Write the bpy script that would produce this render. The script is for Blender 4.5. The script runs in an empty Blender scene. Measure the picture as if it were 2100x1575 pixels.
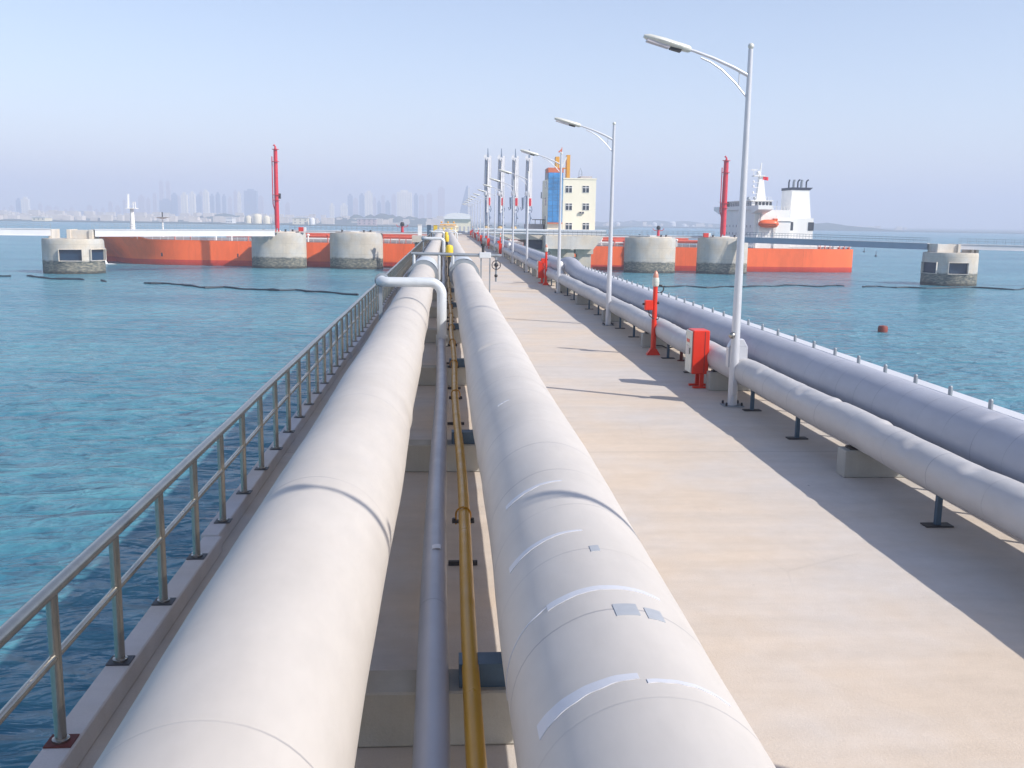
import bpy, math, random
from mathutils import Vector, Matrix, noise
rnd = random.Random(7)
R_ = math.radians
SC = bpy.context.scene
COL = SC.collection

# ------------------------------------------------------------------ camera
CAM_Z, FPX, PW, PH = 4.0, 2000.0, 2100.0, 1575.0
PITCH, YAW, ROLL = R_(9.52), R_(4.03), R_(.85)
_f = Vector((math.sin(YAW)*math.cos(PITCH), math.cos(YAW)*math.cos(PITCH), -math.sin(PITCH)))
_r0 = Vector((math.cos(YAW), -math.sin(YAW), 0)); _u0 = _r0.cross(_f)
_r = _r0*math.cos(ROLL)+_u0*math.sin(ROLL); _u = -_r0*math.sin(ROLL)+_u0*math.cos(ROLL)
cd = bpy.data.cameras.new('camera'); cam = bpy.data.objects.new('camera', cd); COL.objects.link(cam)
m3 = Matrix((_r, _u, -_f)).transposed()
cam.matrix_world = Matrix.Translation((0, 0, CAM_Z)) @ m3.to_4x4()
cd.sensor_width = 36; cd.lens = 36*FPX/PW; cd.clip_start = .1; cd.clip_end = 40000
SC.camera = cam

def ray(px, py): return _f+_r*((px-PW/2)/FPX)-_u*((py-PH/2)/FPX)
def P(px, py, Y):                      # survey helper: the point at distance Y seen at photo pixel px, py
    d = ray(px, py); t = Y/d.y; return Vector((d.x*t, Y, CAM_Z+d.z*t))
def G(px, py, z):
    d = ray(px, py); t = (z-CAM_Z)/d.z; return Vector((d.x*t, d.y*t, z))

# ------------------------------------------------------------------ light
SUNV = Vector((1.08, -.65, 1.0)).normalized()
EL = math.asin(SUNV.z); AZ = math.atan2(SUNV.x, SUNV.y)
w = bpy.data.worlds.new('World'); SC.world = w; w.use_nodes = True
nt = w.node_tree; bg = nt.nodes['Background']
sky = nt.nodes.new('ShaderNodeTexSky'); sky.sky_type = 'NISHITA'; sky.sun_disc = False
sky.sun_elevation = EL; sky.sun_rotation = AZ; sky.air_density = 1.0; sky.dust_density = .6; sky.ozone_density = 2.2; sky.altitude = 0
tn = nt.nodes.new('ShaderNodeMix'); tn.data_type = 'RGBA'; tn.blend_type = 'MULTIPLY'; tn.inputs['Factor'].default_value = 1
nt.links.new(sky.outputs[0], tn.inputs['A']); tn.inputs['B'].default_value = (.985, .848, .805, 1)
nt.links.new(tn.outputs['Result'], bg.inputs[0]); bg.inputs[1].default_value = .116
sd = bpy.data.lights.new('sun', 'SUN'); sd.energy = 3.1; sd.angle = R_(.6); sd.color = (1, .93, .84)
sun = bpy.data.objects.new('sun', sd); COL.objects.link(sun)
sun.rotation_euler = (-SUNV).to_track_quat('-Z', 'Y').to_euler()
SC.view_settings.view_transform = 'Standard'; SC.view_settings.look = 'None'
SC.view_settings.gamma = 1; SC.view_settings.exposure = .94
SC.cycles.max_bounces = 6; SC.cycles.volume_bounces = 2

# ------------------------------------------------------------------ materials
M = {}
def mat(name, col, rough=.6, metal=0., var=.0, vscale=2., bump=0., bscale=20., dirt=None, dscale=1.5, dthr=.6, spec=.5, stretch=(1, 1, 1)):
    m = bpy.data.materials.new(name); m.use_nodes = True; n = m.node_tree; L = n.links
    b = n.nodes['Principled BSDF']; b.inputs['Roughness'].default_value = rough
    b.inputs['Metallic'].default_value = metal; b.inputs['Specular IOR Level'].default_value = spec
    b.inputs['Base Color'].default_value = (*col, 1)
    tc = n.nodes.new('ShaderNodeTexCoord'); mp = n.nodes.new('ShaderNodeMapping'); mp.inputs['Scale'].default_value = stretch
    L.new(tc.outputs['Object'], mp.inputs['Vector']); cur = None
    if var or dirt:
        nz = n.nodes.new('ShaderNodeTexNoise'); nz.inputs['Scale'].default_value = vscale; nz.inputs['Detail'].default_value = 8
        nz.inputs['Roughness'].default_value = .62
        L.new(mp.outputs[0], nz.inputs['Vector'])
        mr = n.nodes.new('ShaderNodeMapRange'); mr.inputs['From Min'].default_value = .25; mr.inputs['From Max'].default_value = .75
        mr.inputs['To Min'].default_value = 1-var; mr.inputs['To Max'].default_value = 1+var
        L.new(nz.outputs['Fac'], mr.inputs['Value'])
        vm = n.nodes.new('ShaderNodeVectorMath'); vm.operation = 'SCALE'; vm.inputs[0].default_value = col
        L.new(mr.outputs[0], vm.inputs['Scale']); cur = vm.outputs[0]
    if dirt:
        n2 = n.nodes.new('ShaderNodeTexNoise'); n2.inputs['Scale'].default_value = dscale; n2.inputs['Detail'].default_value = 10
        n2.inputs['Roughness'].default_value = .7
        L.new(mp.outputs[0], n2.inputs['Vector'])
        r2 = n.nodes.new('ShaderNodeMapRange'); r2.inputs['From Min'].default_value = dthr; r2.inputs['From Max'].default_value = dthr+.15
        L.new(n2.outputs['Fac'], r2.inputs['Value'])
        mx = n.nodes.new('ShaderNodeMix'); mx.data_type = 'RGBA'; L.new(r2.outputs[0], mx.inputs['Factor'])
        L.new(cur, mx.inputs['A']); mx.inputs['B'].default_value = (*dirt, 1); cur = mx.outputs['Result']
    if cur is not None: L.new(cur, b.inputs['Base Color'])
    if bump:
        n3 = n.nodes.new('ShaderNodeTexNoise'); n3.inputs['Scale'].default_value = bscale; n3.inputs['Detail'].default_value = 5
        L.new(mp.outputs[0], n3.inputs['Vector'])
        bp = n.nodes.new('ShaderNodeBump'); bp.inputs['Strength'].default_value = 1; bp.inputs['Distance'].default_value = bump
        L.new(n3.outputs['Fac'], bp.inputs['Height']); L.new(bp.outputs[0], b.inputs['Normal'])
    M[name] = m; return m
mat('steel_rail', (.40, .385, .35), .27, .95, .12, 6, .0006, 60, dirt=(.27, .2, .13), dscale=9, dthr=.68)
mat('galv', (.30, .34, .38), .5, .5, .12, 5)
mat('lamp_paint', (.58, .60, .64), .35, .25, .06, 3)
mat('lamp_head', (.62, .63, .58), .4, .1, .08, 5)
mat('dark', (.035, .035, .04), .5, 0, .2, 8)
mat('glass_dark', (.04, .055, .08), .15, 0, spec=.6)
mat('lens', (.5, .47, .5), .2, 0)
mat('shade_navy', (.012, .035, .075), .35, 0, .3, .6)
mat('beacon', (.62, .30, .22), .25, 0, .1, 20)
mat('ship_deck', (.20, .16, .15), .8, 0, .3, .4)
mat('rust', (.13, .028, .022), .7, 0, .3, 20)
mat('red', (.68, .035, .015), .38, 0, .08, 4, dirt=(.32, .02, .015), dscale=5, dthr=.7)
mat('red_mast', (.60, .03, .05), .45, 0, .15, 1)
mat('white', (.74, .74, .74), .45, 0, .05, 1)
mat('ship_white', (.87, .86, .83), .5, 0, .06, .3, dirt=(.5, .33, .2), dscale=1.3, dthr=.8, stretch=(1, 1, .25))
mat('cream_door', (.60, .62, .56), .3, 0, .1, 6)
mat('blue_steel', (.06, .11, .17), .5, .1, .15, 6)
mat('pipe_white', (.60, .64, .67), .38, .15, .08, 4, .0008, 30)
mat('valve_yellow', (.75, .52, .03), .45, 0, .1, 6)
mat('u_bolt', (.45, .22, .02), .5, .3, .2, 20)
mat('deck_red', (.62, .10, .05), .55, 0, .2, .6)
mat('cream_wall', (.88, .82, .66), .8, 0, .05, .3, dirt=(.55, .47, .34), dscale=.4, dthr=.7, stretch=(1, 1, .3))
mat('grey_wall', (.42, .40, .42), .8, 0, .06, .4)
mat('cladding_red', (.62, .17, .09), .6, 0, .06, 1)
mat('crane_yellow', (.75, .36, .04), .5, 0, .1, 1)
mat('orange_boat', (.78, .13, .03), .35, 0, .05, 1)
mat('funnel_black', (.03, .04, .07), .5)
mat('flag', (.75, .02, .04), .8, 0)
mat('girder_white', (.62, .63, .66), .5, 0, .06, .4)
mat('girder_shaded', (.27, .36, .46), .5, 0, .08, .4)  # white girder with the shade of its sunless face put into the colour
mat('boom', (.012, .02, .035), .6, 0, .3, 3)
mat('buoy', (.22, .035, .02), .6, 0, .25, 2)
mat('foam', (.8, .85, .88), .8)
mat('arm_white', (.72, .73, .76), .4, .1, .12, 1, dirt=(.25, .25, .3), dscale=.9, dthr=.66)
mat('arm_blue', (.20, .26, .36), .5, .1, .2, 1)
mat('arm_grey', (.42, .46, .54), .4, .1, .15, 1)
mat('arm_base', (.60, .45, .24), .7, 0, .1, 1)
mat('tape', (.58, .595, .64), .45, 0, .05, 10)
mat('patch', (.36, .385, .42), .55, 0, .08, 10)
mat('tower_cream', (.62, .55, .46), .8, 0, .1, .02)
mat('tower_blue', (.10, .17, .28), .4, 0, .1, .02)
mat('tower_pink', (.42, .33, .34), .8, 0, .1, .02)
mat('tank_cream', (.75, .68, .5), .7, 0, .08, .02)
mat('hill', (.05, .075, .06), .9, 0, .3, .01)
mat('land', (.09, .12, .11), .9, 0, .3, .01)
mat('houses', (.62, .56, .50), .8, 0, .35, .012)

def concrete(name, base, joints=None, tide=None, streak=1.0, blotch=.10, ygrad=False):
    m = bpy.data.materials.new(name); m.use_nodes = True; n = m.node_tree; L = n.links; N = n.nodes.new
    b = n.nodes['Principled BSDF']; b.inputs['Roughness'].default_value = .82; b.inputs['Specular IOR Level'].default_value = .3
    tc = N('ShaderNodeTexCoord'); sx = N('ShaderNodeSeparateXYZ'); L.new(tc.outputs['Object'], sx.inputs[0])
    def ns(sc, det=8, rough=.6, st=None):
        q = N('ShaderNodeTexNoise'); q.inputs['Scale'].default_value = sc; q.inputs['Detail'].default_value = det; q.inputs['Roughness'].default_value = rough
        if st:
            mp = N('ShaderNodeMapping'); mp.inputs['Scale'].default_value = st; L.new(tc.outputs['Object'], mp.inputs[0]); L.new(mp.outputs[0], q.inputs['Vector'])
        else: L.new(tc.outputs['Object'], q.inputs['Vector'])
        return q.outputs['Fac']
    def rng(s, a, b_, c, d):
        q = N('ShaderNodeMapRange'); L.new(s, q.inputs['Value'])
        for k, v in zip(('From Min', 'From Max', 'To Min', 'To Max'), (a, b_, c, d)): q.inputs[k].default_value = v
        return q.outputs[0]
    def mul(a, b_):
        q = N('ShaderNodeMath'); q.operation = 'MULTIPLY'
        for i, s in enumerate((a, b_)):
            if isinstance(s, float): q.inputs[i].default_value = s
            else: L.new(s, q.inputs[i])
        return q.outputs[0]
    f = mul(rng(ns(.35, 6), .3, .7, 1-blotch, 1+blotch), rng(ns(3.5, 9, .7), .3, .7, .95, 1.05))
    f = mul(f, rng(ns(60, 3, .6), .3, .7, .96, 1.04))
    f = mul(f, rng(ns(1.2, 7, .65, (.25*streak, 1.6, 1.6) if joints else (1.5, 1.5, .12)), .35, .65, .95, 1.05))
    if joints:
        q = N('ShaderNodeMath'); q.operation = 'PINGPONG'; q.inputs[1].default_value = joints/2; L.new(sx.outputs['Y'], q.inputs[0])
        f = mul(f, rng(q.outputs[0], .008, .03, .8, 1.0))
        vo = N('ShaderNodeTexVoronoi'); vo.feature = 'DISTANCE_TO_EDGE'; vo.inputs['Scale'].default_value = .22; L.new(tc.outputs['Object'], vo.inputs['Vector'])
        ck = rng(vo.outputs['Distance'], 0, .004, 1, 0); ck = mul(ck, rng(ns(.3, 3, .5), .55, .62, 0, .07)); iv = N('ShaderNodeMath'); iv.operation = 'SUBTRACT'; iv.inputs[0].default_value = 1; L.new(ck, iv.inputs[1]); f = mul(f, iv.outputs[0])
        sp = rng(ns(7, 2, .5), .77, .79, 1, .55); f = mul(f, sp)      # small scattered stains
        f = mul(f, rng(ns(.5, 8, .72, (1, .25, 1)), .6, .72, 1.0, .93))
    # hue drift between pinkish and grey patches
    c = N('ShaderNodeMix'); c.data_type = 'RGBA'
    c.inputs['A'].default_value = (base[0]*1.04, base[1]*.98, base[2]*.93, 1); c.inputs['B'].default_value = (base[0]*.95, base[1]*.98, base[2]*1.06, 1)
    L.new(rng(ns(.22, 5), .4, .6, 0, 1), c.inputs['Factor']); cur = c.outputs['Result']
    if tide is not None:      # marine growth with a ragged top edge below the tide line
        ad = N('ShaderNodeMath'); ad.operation = 'MULTIPLY_ADD'; L.new(ns(.5, 9, .7, (1, 1, 1)), ad.inputs[0]); ad.inputs[1].default_value = 1.6; L.new(sx.outputs['Z'], ad.inputs[2])
        t = rng(ad.outputs[0], tide+.55, tide+.95, 1, 0)
        cx = N('ShaderNodeMix'); cx.data_type = 'RGBA'; cx.inputs['A'].default_value = (.10, .115, .11, 1); cx.inputs['B'].default_value = (.30, .28, .22, 1)
        L.new(rng(ns(1.1, 9, .75, (1, 1, 3)), .46, .58, 0, 1), cx.inputs['Factor'])
        mx = N('ShaderNodeMix'); mx.data_type = 'RGBA'; L.new(t, mx.inputs['Factor']); L.new(cur, mx.inputs['A']); L.new(cx.outputs['Result'], mx.inputs['B']); cur = mx.outputs['Result']
        t2 = rng(ad.outputs[0], -7.9, -7.4, .35, 1); f = mul(f, t2)
        # pour lines
        q = N('ShaderNodeMath'); q.operation = 'PINGPONG'; q.inputs[1].default_value = 1.3; L.new(sx.outputs['Z'], q.inputs[0])
        f = mul(f, rng(q.outputs[0], .0, .06, .78, 1.0))
    vm = N('ShaderNodeVectorMath'); vm.operation = 'SCALE'; L.new(cur, vm.inputs[0]); L.new(f, vm.inputs['Scale'])
    L.new(vm.outputs[0], b.inputs['Base Color'])
    bp = N('ShaderNodeBump'); bp.inputs['Distance'].default_value = .004; L.new(ns(35, 6, .7), bp.inputs['Height']); L.new(bp.outputs[0], b.inputs['Normal'])
    M[name] = m; return m
concrete('deck', (.57, .512, .44), joints=16.6, blotch=.045)
concrete('kerb', (.58, .55, .52), joints=None, streak=1)
concrete('block', (.42, .41, .36), blotch=.2)
concrete('caisson', (.52, .50, .44), tide=-6.15, blotch=.12)
concrete('platform_con', (.62, .58, .50), blotch=.1)

def insul(name, col, seam=1.0, rough=.42, scuff=.5, bump=.004, bscale=2.2):
    m = bpy.data.materials.new(name); m.use_nodes = True; n = m.node_tree; L = n.links; N = n.nodes.new
    b = n.nodes['Principled BSDF']; b.inputs['Metallic'].default_value = .0
    tc = N('ShaderNodeTexCoord'); sx = N('ShaderNodeSeparateXYZ'); L.new(tc.outputs['Object'], sx.inputs[0])
    q = N('ShaderNodeMath'); q.operation = 'PINGPONG'; q.inputs[1].default_value = seam/2; L.new(sx.outputs['Y'], q.inputs[0])
    def rng(s, a, b_, c, d):
        k_ = N('ShaderNodeMapRange'); L.new(s, k_.inputs['Value'])
        for k, v in zip(('From Min', 'From Max', 'To Min', 'To Max'), (a, b_, c, d)): k_.inputs[k].default_value = v
        return k_.outputs[0]
    def ns(sc, det, rough, st=(1, 1, 1)):
        z = N('ShaderNodeTexNoise'); z.inputs['Scale'].default_value = sc; z.inputs['Detail'].default_value = det; z.inputs['Roughness'].default_value = rough
        mp = N('ShaderNodeMapping'); mp.inputs['Scale'].default_value = st; L.new(tc.outputs['Object'], mp.inputs[0]); L.new(mp.outputs[0], z.inputs['Vector'])
        return z.outputs['Fac']
    line = rng(q.outputs[0], .004, .012, 1, 0)
    brk = rng(ns(1.3, 3, .5), .42, .55, .25, .9)
    ml = N('ShaderNodeMath'); ml.operation = 'MULTIPLY'; L.new(line, ml.inputs[0]); L.new(brk, ml.inputs[1])
    va = rng(ns(1.1, 8, .65, (1, .6, 1)), .3, .7, .93, 1.06)
    vb = rng(ns(9, 6, .7, (1, .3, 1)), .3, .7, .975, 1.025)
    mv = N('ShaderNodeMath'); mv.operation = 'MULTIPLY'; L.new(va, mv.inputs[0]); L.new(vb, mv.inputs[1])
    vm = N('ShaderNodeVectorMath'); vm.operation = 'SCALE'; vm.inputs[0].default_value = col; L.new(mv.outputs[0], vm.inputs['Scale'])
    mx = N('ShaderNodeMix'); mx.data_type = 'RGBA'; L.new(ml.outputs[0], mx.inputs['Factor']); L.new(vm.outputs[0], mx.inputs['A'])
    mx.inputs['B'].default_value = (col[0]*.62, col[1]*.63, col[2]*.68, 1)
    # fine scuffs
    sc = rng(ns(6, 10, .8, (1.4, .35, 2.5)), .66, .72, 0, scuff)
    m2 = N('ShaderNodeMix'); m2.data_type = 'RGBA'; L.new(sc, m2.inputs['Factor']); L.new(mx.outputs['Result'], m2.inputs['A']); m2.inputs['B'].default_value = (.66, .66, .67, 1)
    L.new(m2.outputs['Result'], b.inputs['Base Color'])
    L.new(rng(ns(3, 6, .6), .3, .7, rough-.08, rough+.12), b.inputs['Roughness'])
    hb = N('ShaderNodeMath'); hb.operation = 'SUBTRACT'; L.new(ns(bscale, 4, .5, (1, .8, 1)), hb.inputs[0]); 
    h2 = N('ShaderNodeMath'); h2.operation = 'MULTIPLY'; h2.inputs[1].default_value = .3; L.new(line, h2.inputs[0]); L.new(h2.outputs[0], hb.inputs[1])
    bp = N('ShaderNodeBump'); bp.inputs['Distance'].default_value = bump; L.new(hb.outputs[0], bp.inputs['Height']); L.new(bp.outputs[0], b.inputs['Normal'])
    M[name] = m
insul('insul_left', (.52, .487, .448), 4.1, .55, .4, .003, 1.6)
insul('insul_right', (.54, .51, .475), 1.02, .55, .45, .003, 1.8)
insul('insul_big', (.39, .405, .46), .78, .52, .3, .004, 2.4)
insul('insul_small', (.49, .485, .49), 1.35, .5, .4, .008, 3.2)
insul('grey_paint', (.36, .38, .44), 2.7, .36, .35, .002, 5)
insul('yellow_paint', (.50, .27, .015), 5.5, .34, .0, .002, 6)

# ------------------------------------------------------------------ mesh builder
class MB:
    def __init__(s): s.v = []; s.f = []
    def add(s, v, f):
        o = len(s.v); s.v += [Vector(p) for p in v]; s.f += [tuple(i+o for i in q) for q in f]; return s
    def box(s, x0, x1, y0, y1, z0, z1):
        v = [(x, y, z) for z in (z0, z1) for y in (y0, y1) for x in (x0, x1)]
        return s.add(v, [(0, 2, 3, 1), (4, 5, 7, 6), (0, 1, 5, 4), (2, 6, 7, 3), (0, 4, 6, 2), (1, 3, 7, 5)])
    def bar(s, a, b, w, h=None, up=(0, 0, 1)):
        a = Vector(a); b = Vector(b); h = h or w; d = (b-a).normalized(); u = Vector(up)
        if abs(d.dot(u)) > .98: u = Vector((0, 1, 0))
        r = d.cross(u).normalized(); u = r.cross(d)
        v = [p+r*sx*w/2+u*sz*h/2 for p in (a, b) for sx, sz in ((-1, -1), (1, -1), (1, 1), (-1, 1))]
        return s.add(v, [(0, 3, 2, 1), (4, 5, 6, 7), (0, 1, 5, 4), (1, 2, 6, 5), (2, 3, 7, 6), (3, 0, 4, 7)])
    def tube(s, pts, r, n=12, cap=True):
        pts = [Vector(p) for p in pts]; rr = r if isinstance(r, (list, tuple)) else [r]*len(pts)
        base = len(s.v); prev = None
        for i, p in enumerate(pts):
            d = (pts[min(i+1, len(pts)-1)]-pts[max(i-1, 0)]).normalized()
            if prev is None:
                u = Vector((0, 0, 1)) if abs(d.z) < .9 else Vector((0, 1, 0))
                a = d.cross(u).normalized()
            else:
                a = (prev-d*prev.dot(d)).normalized()
            prev = a; b = d.cross(a)
            for k in range(n):
                t = 2*math.pi*k/n; s.v.append(p+(a*math.cos(t)+b*math.sin(t))*rr[i])
        for i in range(len(pts)-1):
            for k in range(n):
                A = base+i*n+k; B = base+i*n+(k+1) % n; s.f.append((A, B, B+n, A+n))
        if cap:
            s.f.append(tuple(base+k for k in range(n))[::-1]); s.f.append(tuple(base+(len(pts)-1)*n+k for k in range(n)))
        return s
    def lathe(s, prof, c=(0, 0, 0), n=24, sx=1, sy=1):
        c = Vector(c); base = len(s.v)
        for r, z in prof:
            for k in range(n):
                t = 2*math.pi*k/n; s.v.append(c+Vector((r*sx*math.cos(t), r*sy*math.sin(t), z)))
        for i in range(len(prof)-1):
            for k in range(n):
                A = base+i*n+k; B = base+i*n+(k+1) % n; s.f.append((A, B, B+n, A+n))
        s.f.append(tuple(base+k for k in range(n))[::-1]); s.f.append(tuple(base+(len(prof)-1)*n+k for k in range(n)))
        return s
    def prism(s, poly, lo, hi, axis='y'):
        n = len(poly); v = []
        for t in (lo, hi):
            for a, b in poly:
                v.append({'y': (a, t, b), 'x': (t, a, b), 'z': (a, b, t)}[axis])
        f = [tuple(range(n))[::-1], tuple(range(n, 2*n))]+[(i, (i+1) % n, (i+1) % n+n, i+n) for i in range(n)]
        return s.add(v, f)
    def sph(s, c, r, n=12, sz=1):
        return s.lathe([(max(r*math.sin(math.pi*i/n), .001), -r*sz*math.cos(math.pi*i/n)) for i in range(n+1)], c, 2*n)
    def build(s, name, mt, parent=None, smooth=True, bevel=0, ang=35):
        me = bpy.data.meshes.new(name); me.from_pydata([tuple(v) for v in s.v], [], s.f); me.update()
        me.validate()
        import bmesh
        bm = bmesh.new(); bm.from_mesh(me); bmesh.ops.recalc_face_normals(bm, faces=bm.faces)
        if bevel: bmesh.ops.bevel(bm, geom=[e for e in bm.edges if len(e.link_faces) == 2 and e.calc_face_angle(0) > .6], offset=bevel, segments=1, affect='EDGES', clamp_overlap=True)
        bm.to_mesh(me); bm.free()
        me.materials.append(M[mt] if isinstance(mt, str) else mt)
        if smooth: me.shade_smooth(); me.set_sharp_from_angle(angle=R_(ang))
        o = bpy.data.objects.new(name, me); COL.objects.link(o)
        if parent: o.parent = parent
        return o
def tag(o, label=None, cat=None, group=None, kind=None):
    for k, v in (('label', label), ('category', cat), ('group', group), ('kind', kind)):
        if v: o[k] = v
    return o
def thing(name, loc, label, cat, group=None, rz=0):
    e = bpy.data.objects.new(name, None); e.empty_display_size = .2; COL.objects.link(e); e.location = loc; e.rotation_euler.z = rz
    return tag(e, label, cat, group)
def kids(o): return [c for c in bpy.data.objects if c.parent == o]
def dup(o, loc=None, label=None, parent=None):
    c = o.copy(); COL.objects.link(c)
    if parent: c.parent = parent
    if loc is not None: c.location = loc
    if label: c['label'] = label
    for ch in kids(o): dup(ch, parent=c)
    return c
ORD = ['nearest', 'second', 'third', 'fourth', 'fifth', 'sixth', 'seventh', 'eighth', 'ninth', 'tenth', 'eleventh', 'twelfth', 'thirteenth', 'fourteenth', 'fifteenth', 'sixteenth', 'seventeenth', 'eighteenth', 'nineteenth', 'twentieth']
TENS = {20: 'twenty', 30: 'thirty', 40: 'forty', 50: 'fifty'}
def ordw(i):
    if i < 20: return ORD[i]
    t = (i+1)//10*10; u = (i+1) % 10
    return (TENS[t]+'-'+['', 'first', 'second', 'third', 'fourth', 'fifth', 'sixth', 'seventh', 'eighth', 'ninth'][u]) if u else {30: 'thirtieth', 40: 'fortieth', 20: 'twentieth', 50: 'fiftieth'}[t]

# ------------------------------------------------------------------ sea
WZ = -9.0
def water_material():
    m = bpy.data.materials.new('sea_water'); m.use_nodes = True; n = m.node_tree; L = n.links; N = n.nodes.new
    b = n.nodes['Principled BSDF']; b.inputs['Roughness'].default_value = .24; b.inputs['IOR'].default_value = 1.33
    tc = N('ShaderNodeTexCoord')
    def ns(sc, det, rough, st, rot=0, dist=0):
        z = N('ShaderNodeTexNoise'); z.inputs['Scale'].default_value = sc; z.inputs['Detail'].default_value = det; z.inputs['Roughness'].default_value = rough
        z.inputs['Distortion'].default_value = dist
        mp = N('ShaderNodeMapping'); mp.inputs['Scale'].default_value = st; mp.inputs['Rotation'].default_value = (0, 0, rot)
        L.new(tc.outputs['Object'], mp.inputs[0]); L.new(mp.outputs[0], z.inputs['Vector']); return z.outputs['Fac']
    def rng(s, a, b_, c, d):
        k_ = N('ShaderNodeMapRange'); L.new(s, k_.inputs['Value'])
        for k, v in zip(('From Min', 'From Max', 'To Min', 'To Max'), (a, b_, c, d)): k_.inputs[k].default_value = v
        return k_.outputs[0]
    def ma(op, a, b_):
        q = N('ShaderNodeMath'); q.operation = op
        for i, s in enumerate((a, b_)):
            if isinstance(s, (float, int)): q.inputs[i].default_value = s
            else: L.new(s, q.inputs[i])
        return q.outputs[0]
    big = ns(.16, 4, .5, (.6, 1.4, 1), .35, .4)
    mid = ns(.95, 3, .5, (.62, 1.15, 1), -.15, .5)
    fin = ns(3.0, 3, .5, (.7, 1.1, 1), .25, .3)
    md2 = ns(.30, 3, .5, (.6, 1.3, 1), .1, .8)
    h = ma('ADD', ma('ADD', ma('MULTIPLY', big, .7), ma('MULTIPLY', md2, 1.5)), ma('ADD', ma('MULTIPLY', mid, .62), ma('MULTIPLY', fin, .10)))
    bp = N('ShaderNodeBump'); bp.inputs['Distance'].default_value = 1.0; bp.inputs['Strength'].default_value = 1.0; L.new(h, bp.inputs['Height']); L.new(bp.outputs[0], b.inputs['Normal'])
    c = N('ShaderNodeMix'); c.data_type = 'RGBA'; c.inputs['A'].default_value = (.036, .155, .23, 1); c.inputs['B'].default_value = (.125, .325, .385, 1)
    patch = ns(.018, 5, .55, (1, 1.6, 1))
    L.new(rng(ma('ADD', ma('MULTIPLY', patch, .6), ma('MULTIPLY', ma('ADD', mid, md2), .35)), .5, .85, 0, 1), c.inputs['Factor'])
    fo = ma('MULTIPLY', rng(ns(.9, 8, .75, (.35, 1.6, 1)), .72, .78, 0, 1), rng(ns(.07, 3, .5, (1, 1, 1)), .58, .66, 0, .8))
    c2 = N('ShaderNodeMix'); c2.data_type = 'RGBA'; L.new(fo, c2.inputs['Factor']); L.new(c.outputs['Result'], c2.inputs['A']); c2.inputs['B'].default_value = (.6, .72, .75, 1)
    L.new(c2.outputs['Result'], b.inputs['Base Color'])
    return m
M['water'] = water_material()
def sea():
    # one sheet: real swell near the jetty, flat and coarse out to the horizon
    xs = [-9000, -5000, -2500, -1200, -600, -300, -160]; ys = [-600, -200, -60]
    x = -110.
    while x < 150: xs.append(x); x += .55 if -46 < x < 0 else (.9 if x < 70 else 2)
    xs += [160, 220, 400, 900, 2000, 4500, 9000]
    y = 0.
    while y < 300: ys.append(y); y += .5 if y < 70 else (1.0 if y < 150 else 2.5)
    ys += [330, 420, 600, 1000, 1800, 3200, 6000, 9500]
    v = []; f = []
    for yy in ys:
        for xx in xs:
            z = 0
            if -112 < xx < 152 and 0 <= yy < 300:
                k = min(1, (xx+112)/20, (152-xx)/20, (300-yy)/40, 1) * (1 if yy < 60 else max(.25, 60/yy))
                p = Vector((xx*.16, yy*.42, 0)); q = Vector((xx*.5+3, yy*1.15, 5))
                a = 1-abs(noise.noise(p+Vector((noise.noise(p*.7)*.8, 0, 0)))*2)
                z = k*(.12*a*a+.09*(1-abs(noise.noise(q))*2)+.1*noise.noise(Vector((xx*.05, yy*.09, 2)))-.2)
            v.append((xx, yy, z))
    nx = len(xs)
    for j in range(len(ys)-1):
        for i in range(nx-1): f.append((j*nx+i, j*nx+i+1, (j+1)*nx+i+1, (j+1)*nx+i))
    me = bpy.data.meshes.new('sea'); me.from_pydata(v, [], f); me.update(); me.shade_smooth(); me.materials.append(M['water'])
    o = bpy.data.objects.new('water', me); COL.objects.link(o); o.location.z = WZ; tag(o, kind='structure')
sea()

# ------------------------------------------------------------------ jetty
XL, XR, JE = -2.89, 8.96, 261.0
MB().box(XL, XR, -12, JE, -.5, 0).build('road', 'deck')['kind'] = 'structure'
jt = thing('jetty_substructure', (0, 0, 0), 'concrete beams, crossheads and piers that carry the long jetty deck over the sea', 'jetty')
b = MB()
for x in (-2.3, 1.2, 4.7, 8.2): b.box(x-.3, x+.3, -12, JE-.2, -1.9, -.504)
b.build('girder', 'platform_con', jt)
for i in range(8):
    y = 11.5+33.2*i; b = MB(); b.box(XL+.2, XR-.2, y-1.2, y+1.2, -3.2, -1.904)
    for x in (-1, 3, 7): b.lathe([(1.1, -12), (1.1, -3.204)], (x, y, 0), 24)
    b.build('pier', 'caisson', jt)
def kerb(x0, x1, name, lab, offs=0):
    t = thing(name, (0, 0, 0), lab, 'kerb')
    y = -12.; k = 0
    cuts = [-12, 11.52]+[11.52+16.6*i for i in range(1, 15)]
    for a, c in zip(cuts[:-1], cuts[1:]):
        j = (.05 if k % 2 else 0)
        MB().box(x0-j, x1-j, a+.03, c-.03, .003, .2).build('kerb_segment', 'kerb', t, bevel=.012); k += 1
kerb(-2.885, -2.665, 'kerb', 'low concrete kerb under the steel railing on the left edge of the jetty')
kerb(8.50, 8.95, 'kerb', 'low concrete kerb on the right edge of the jetty behind the pipelines')

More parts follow.
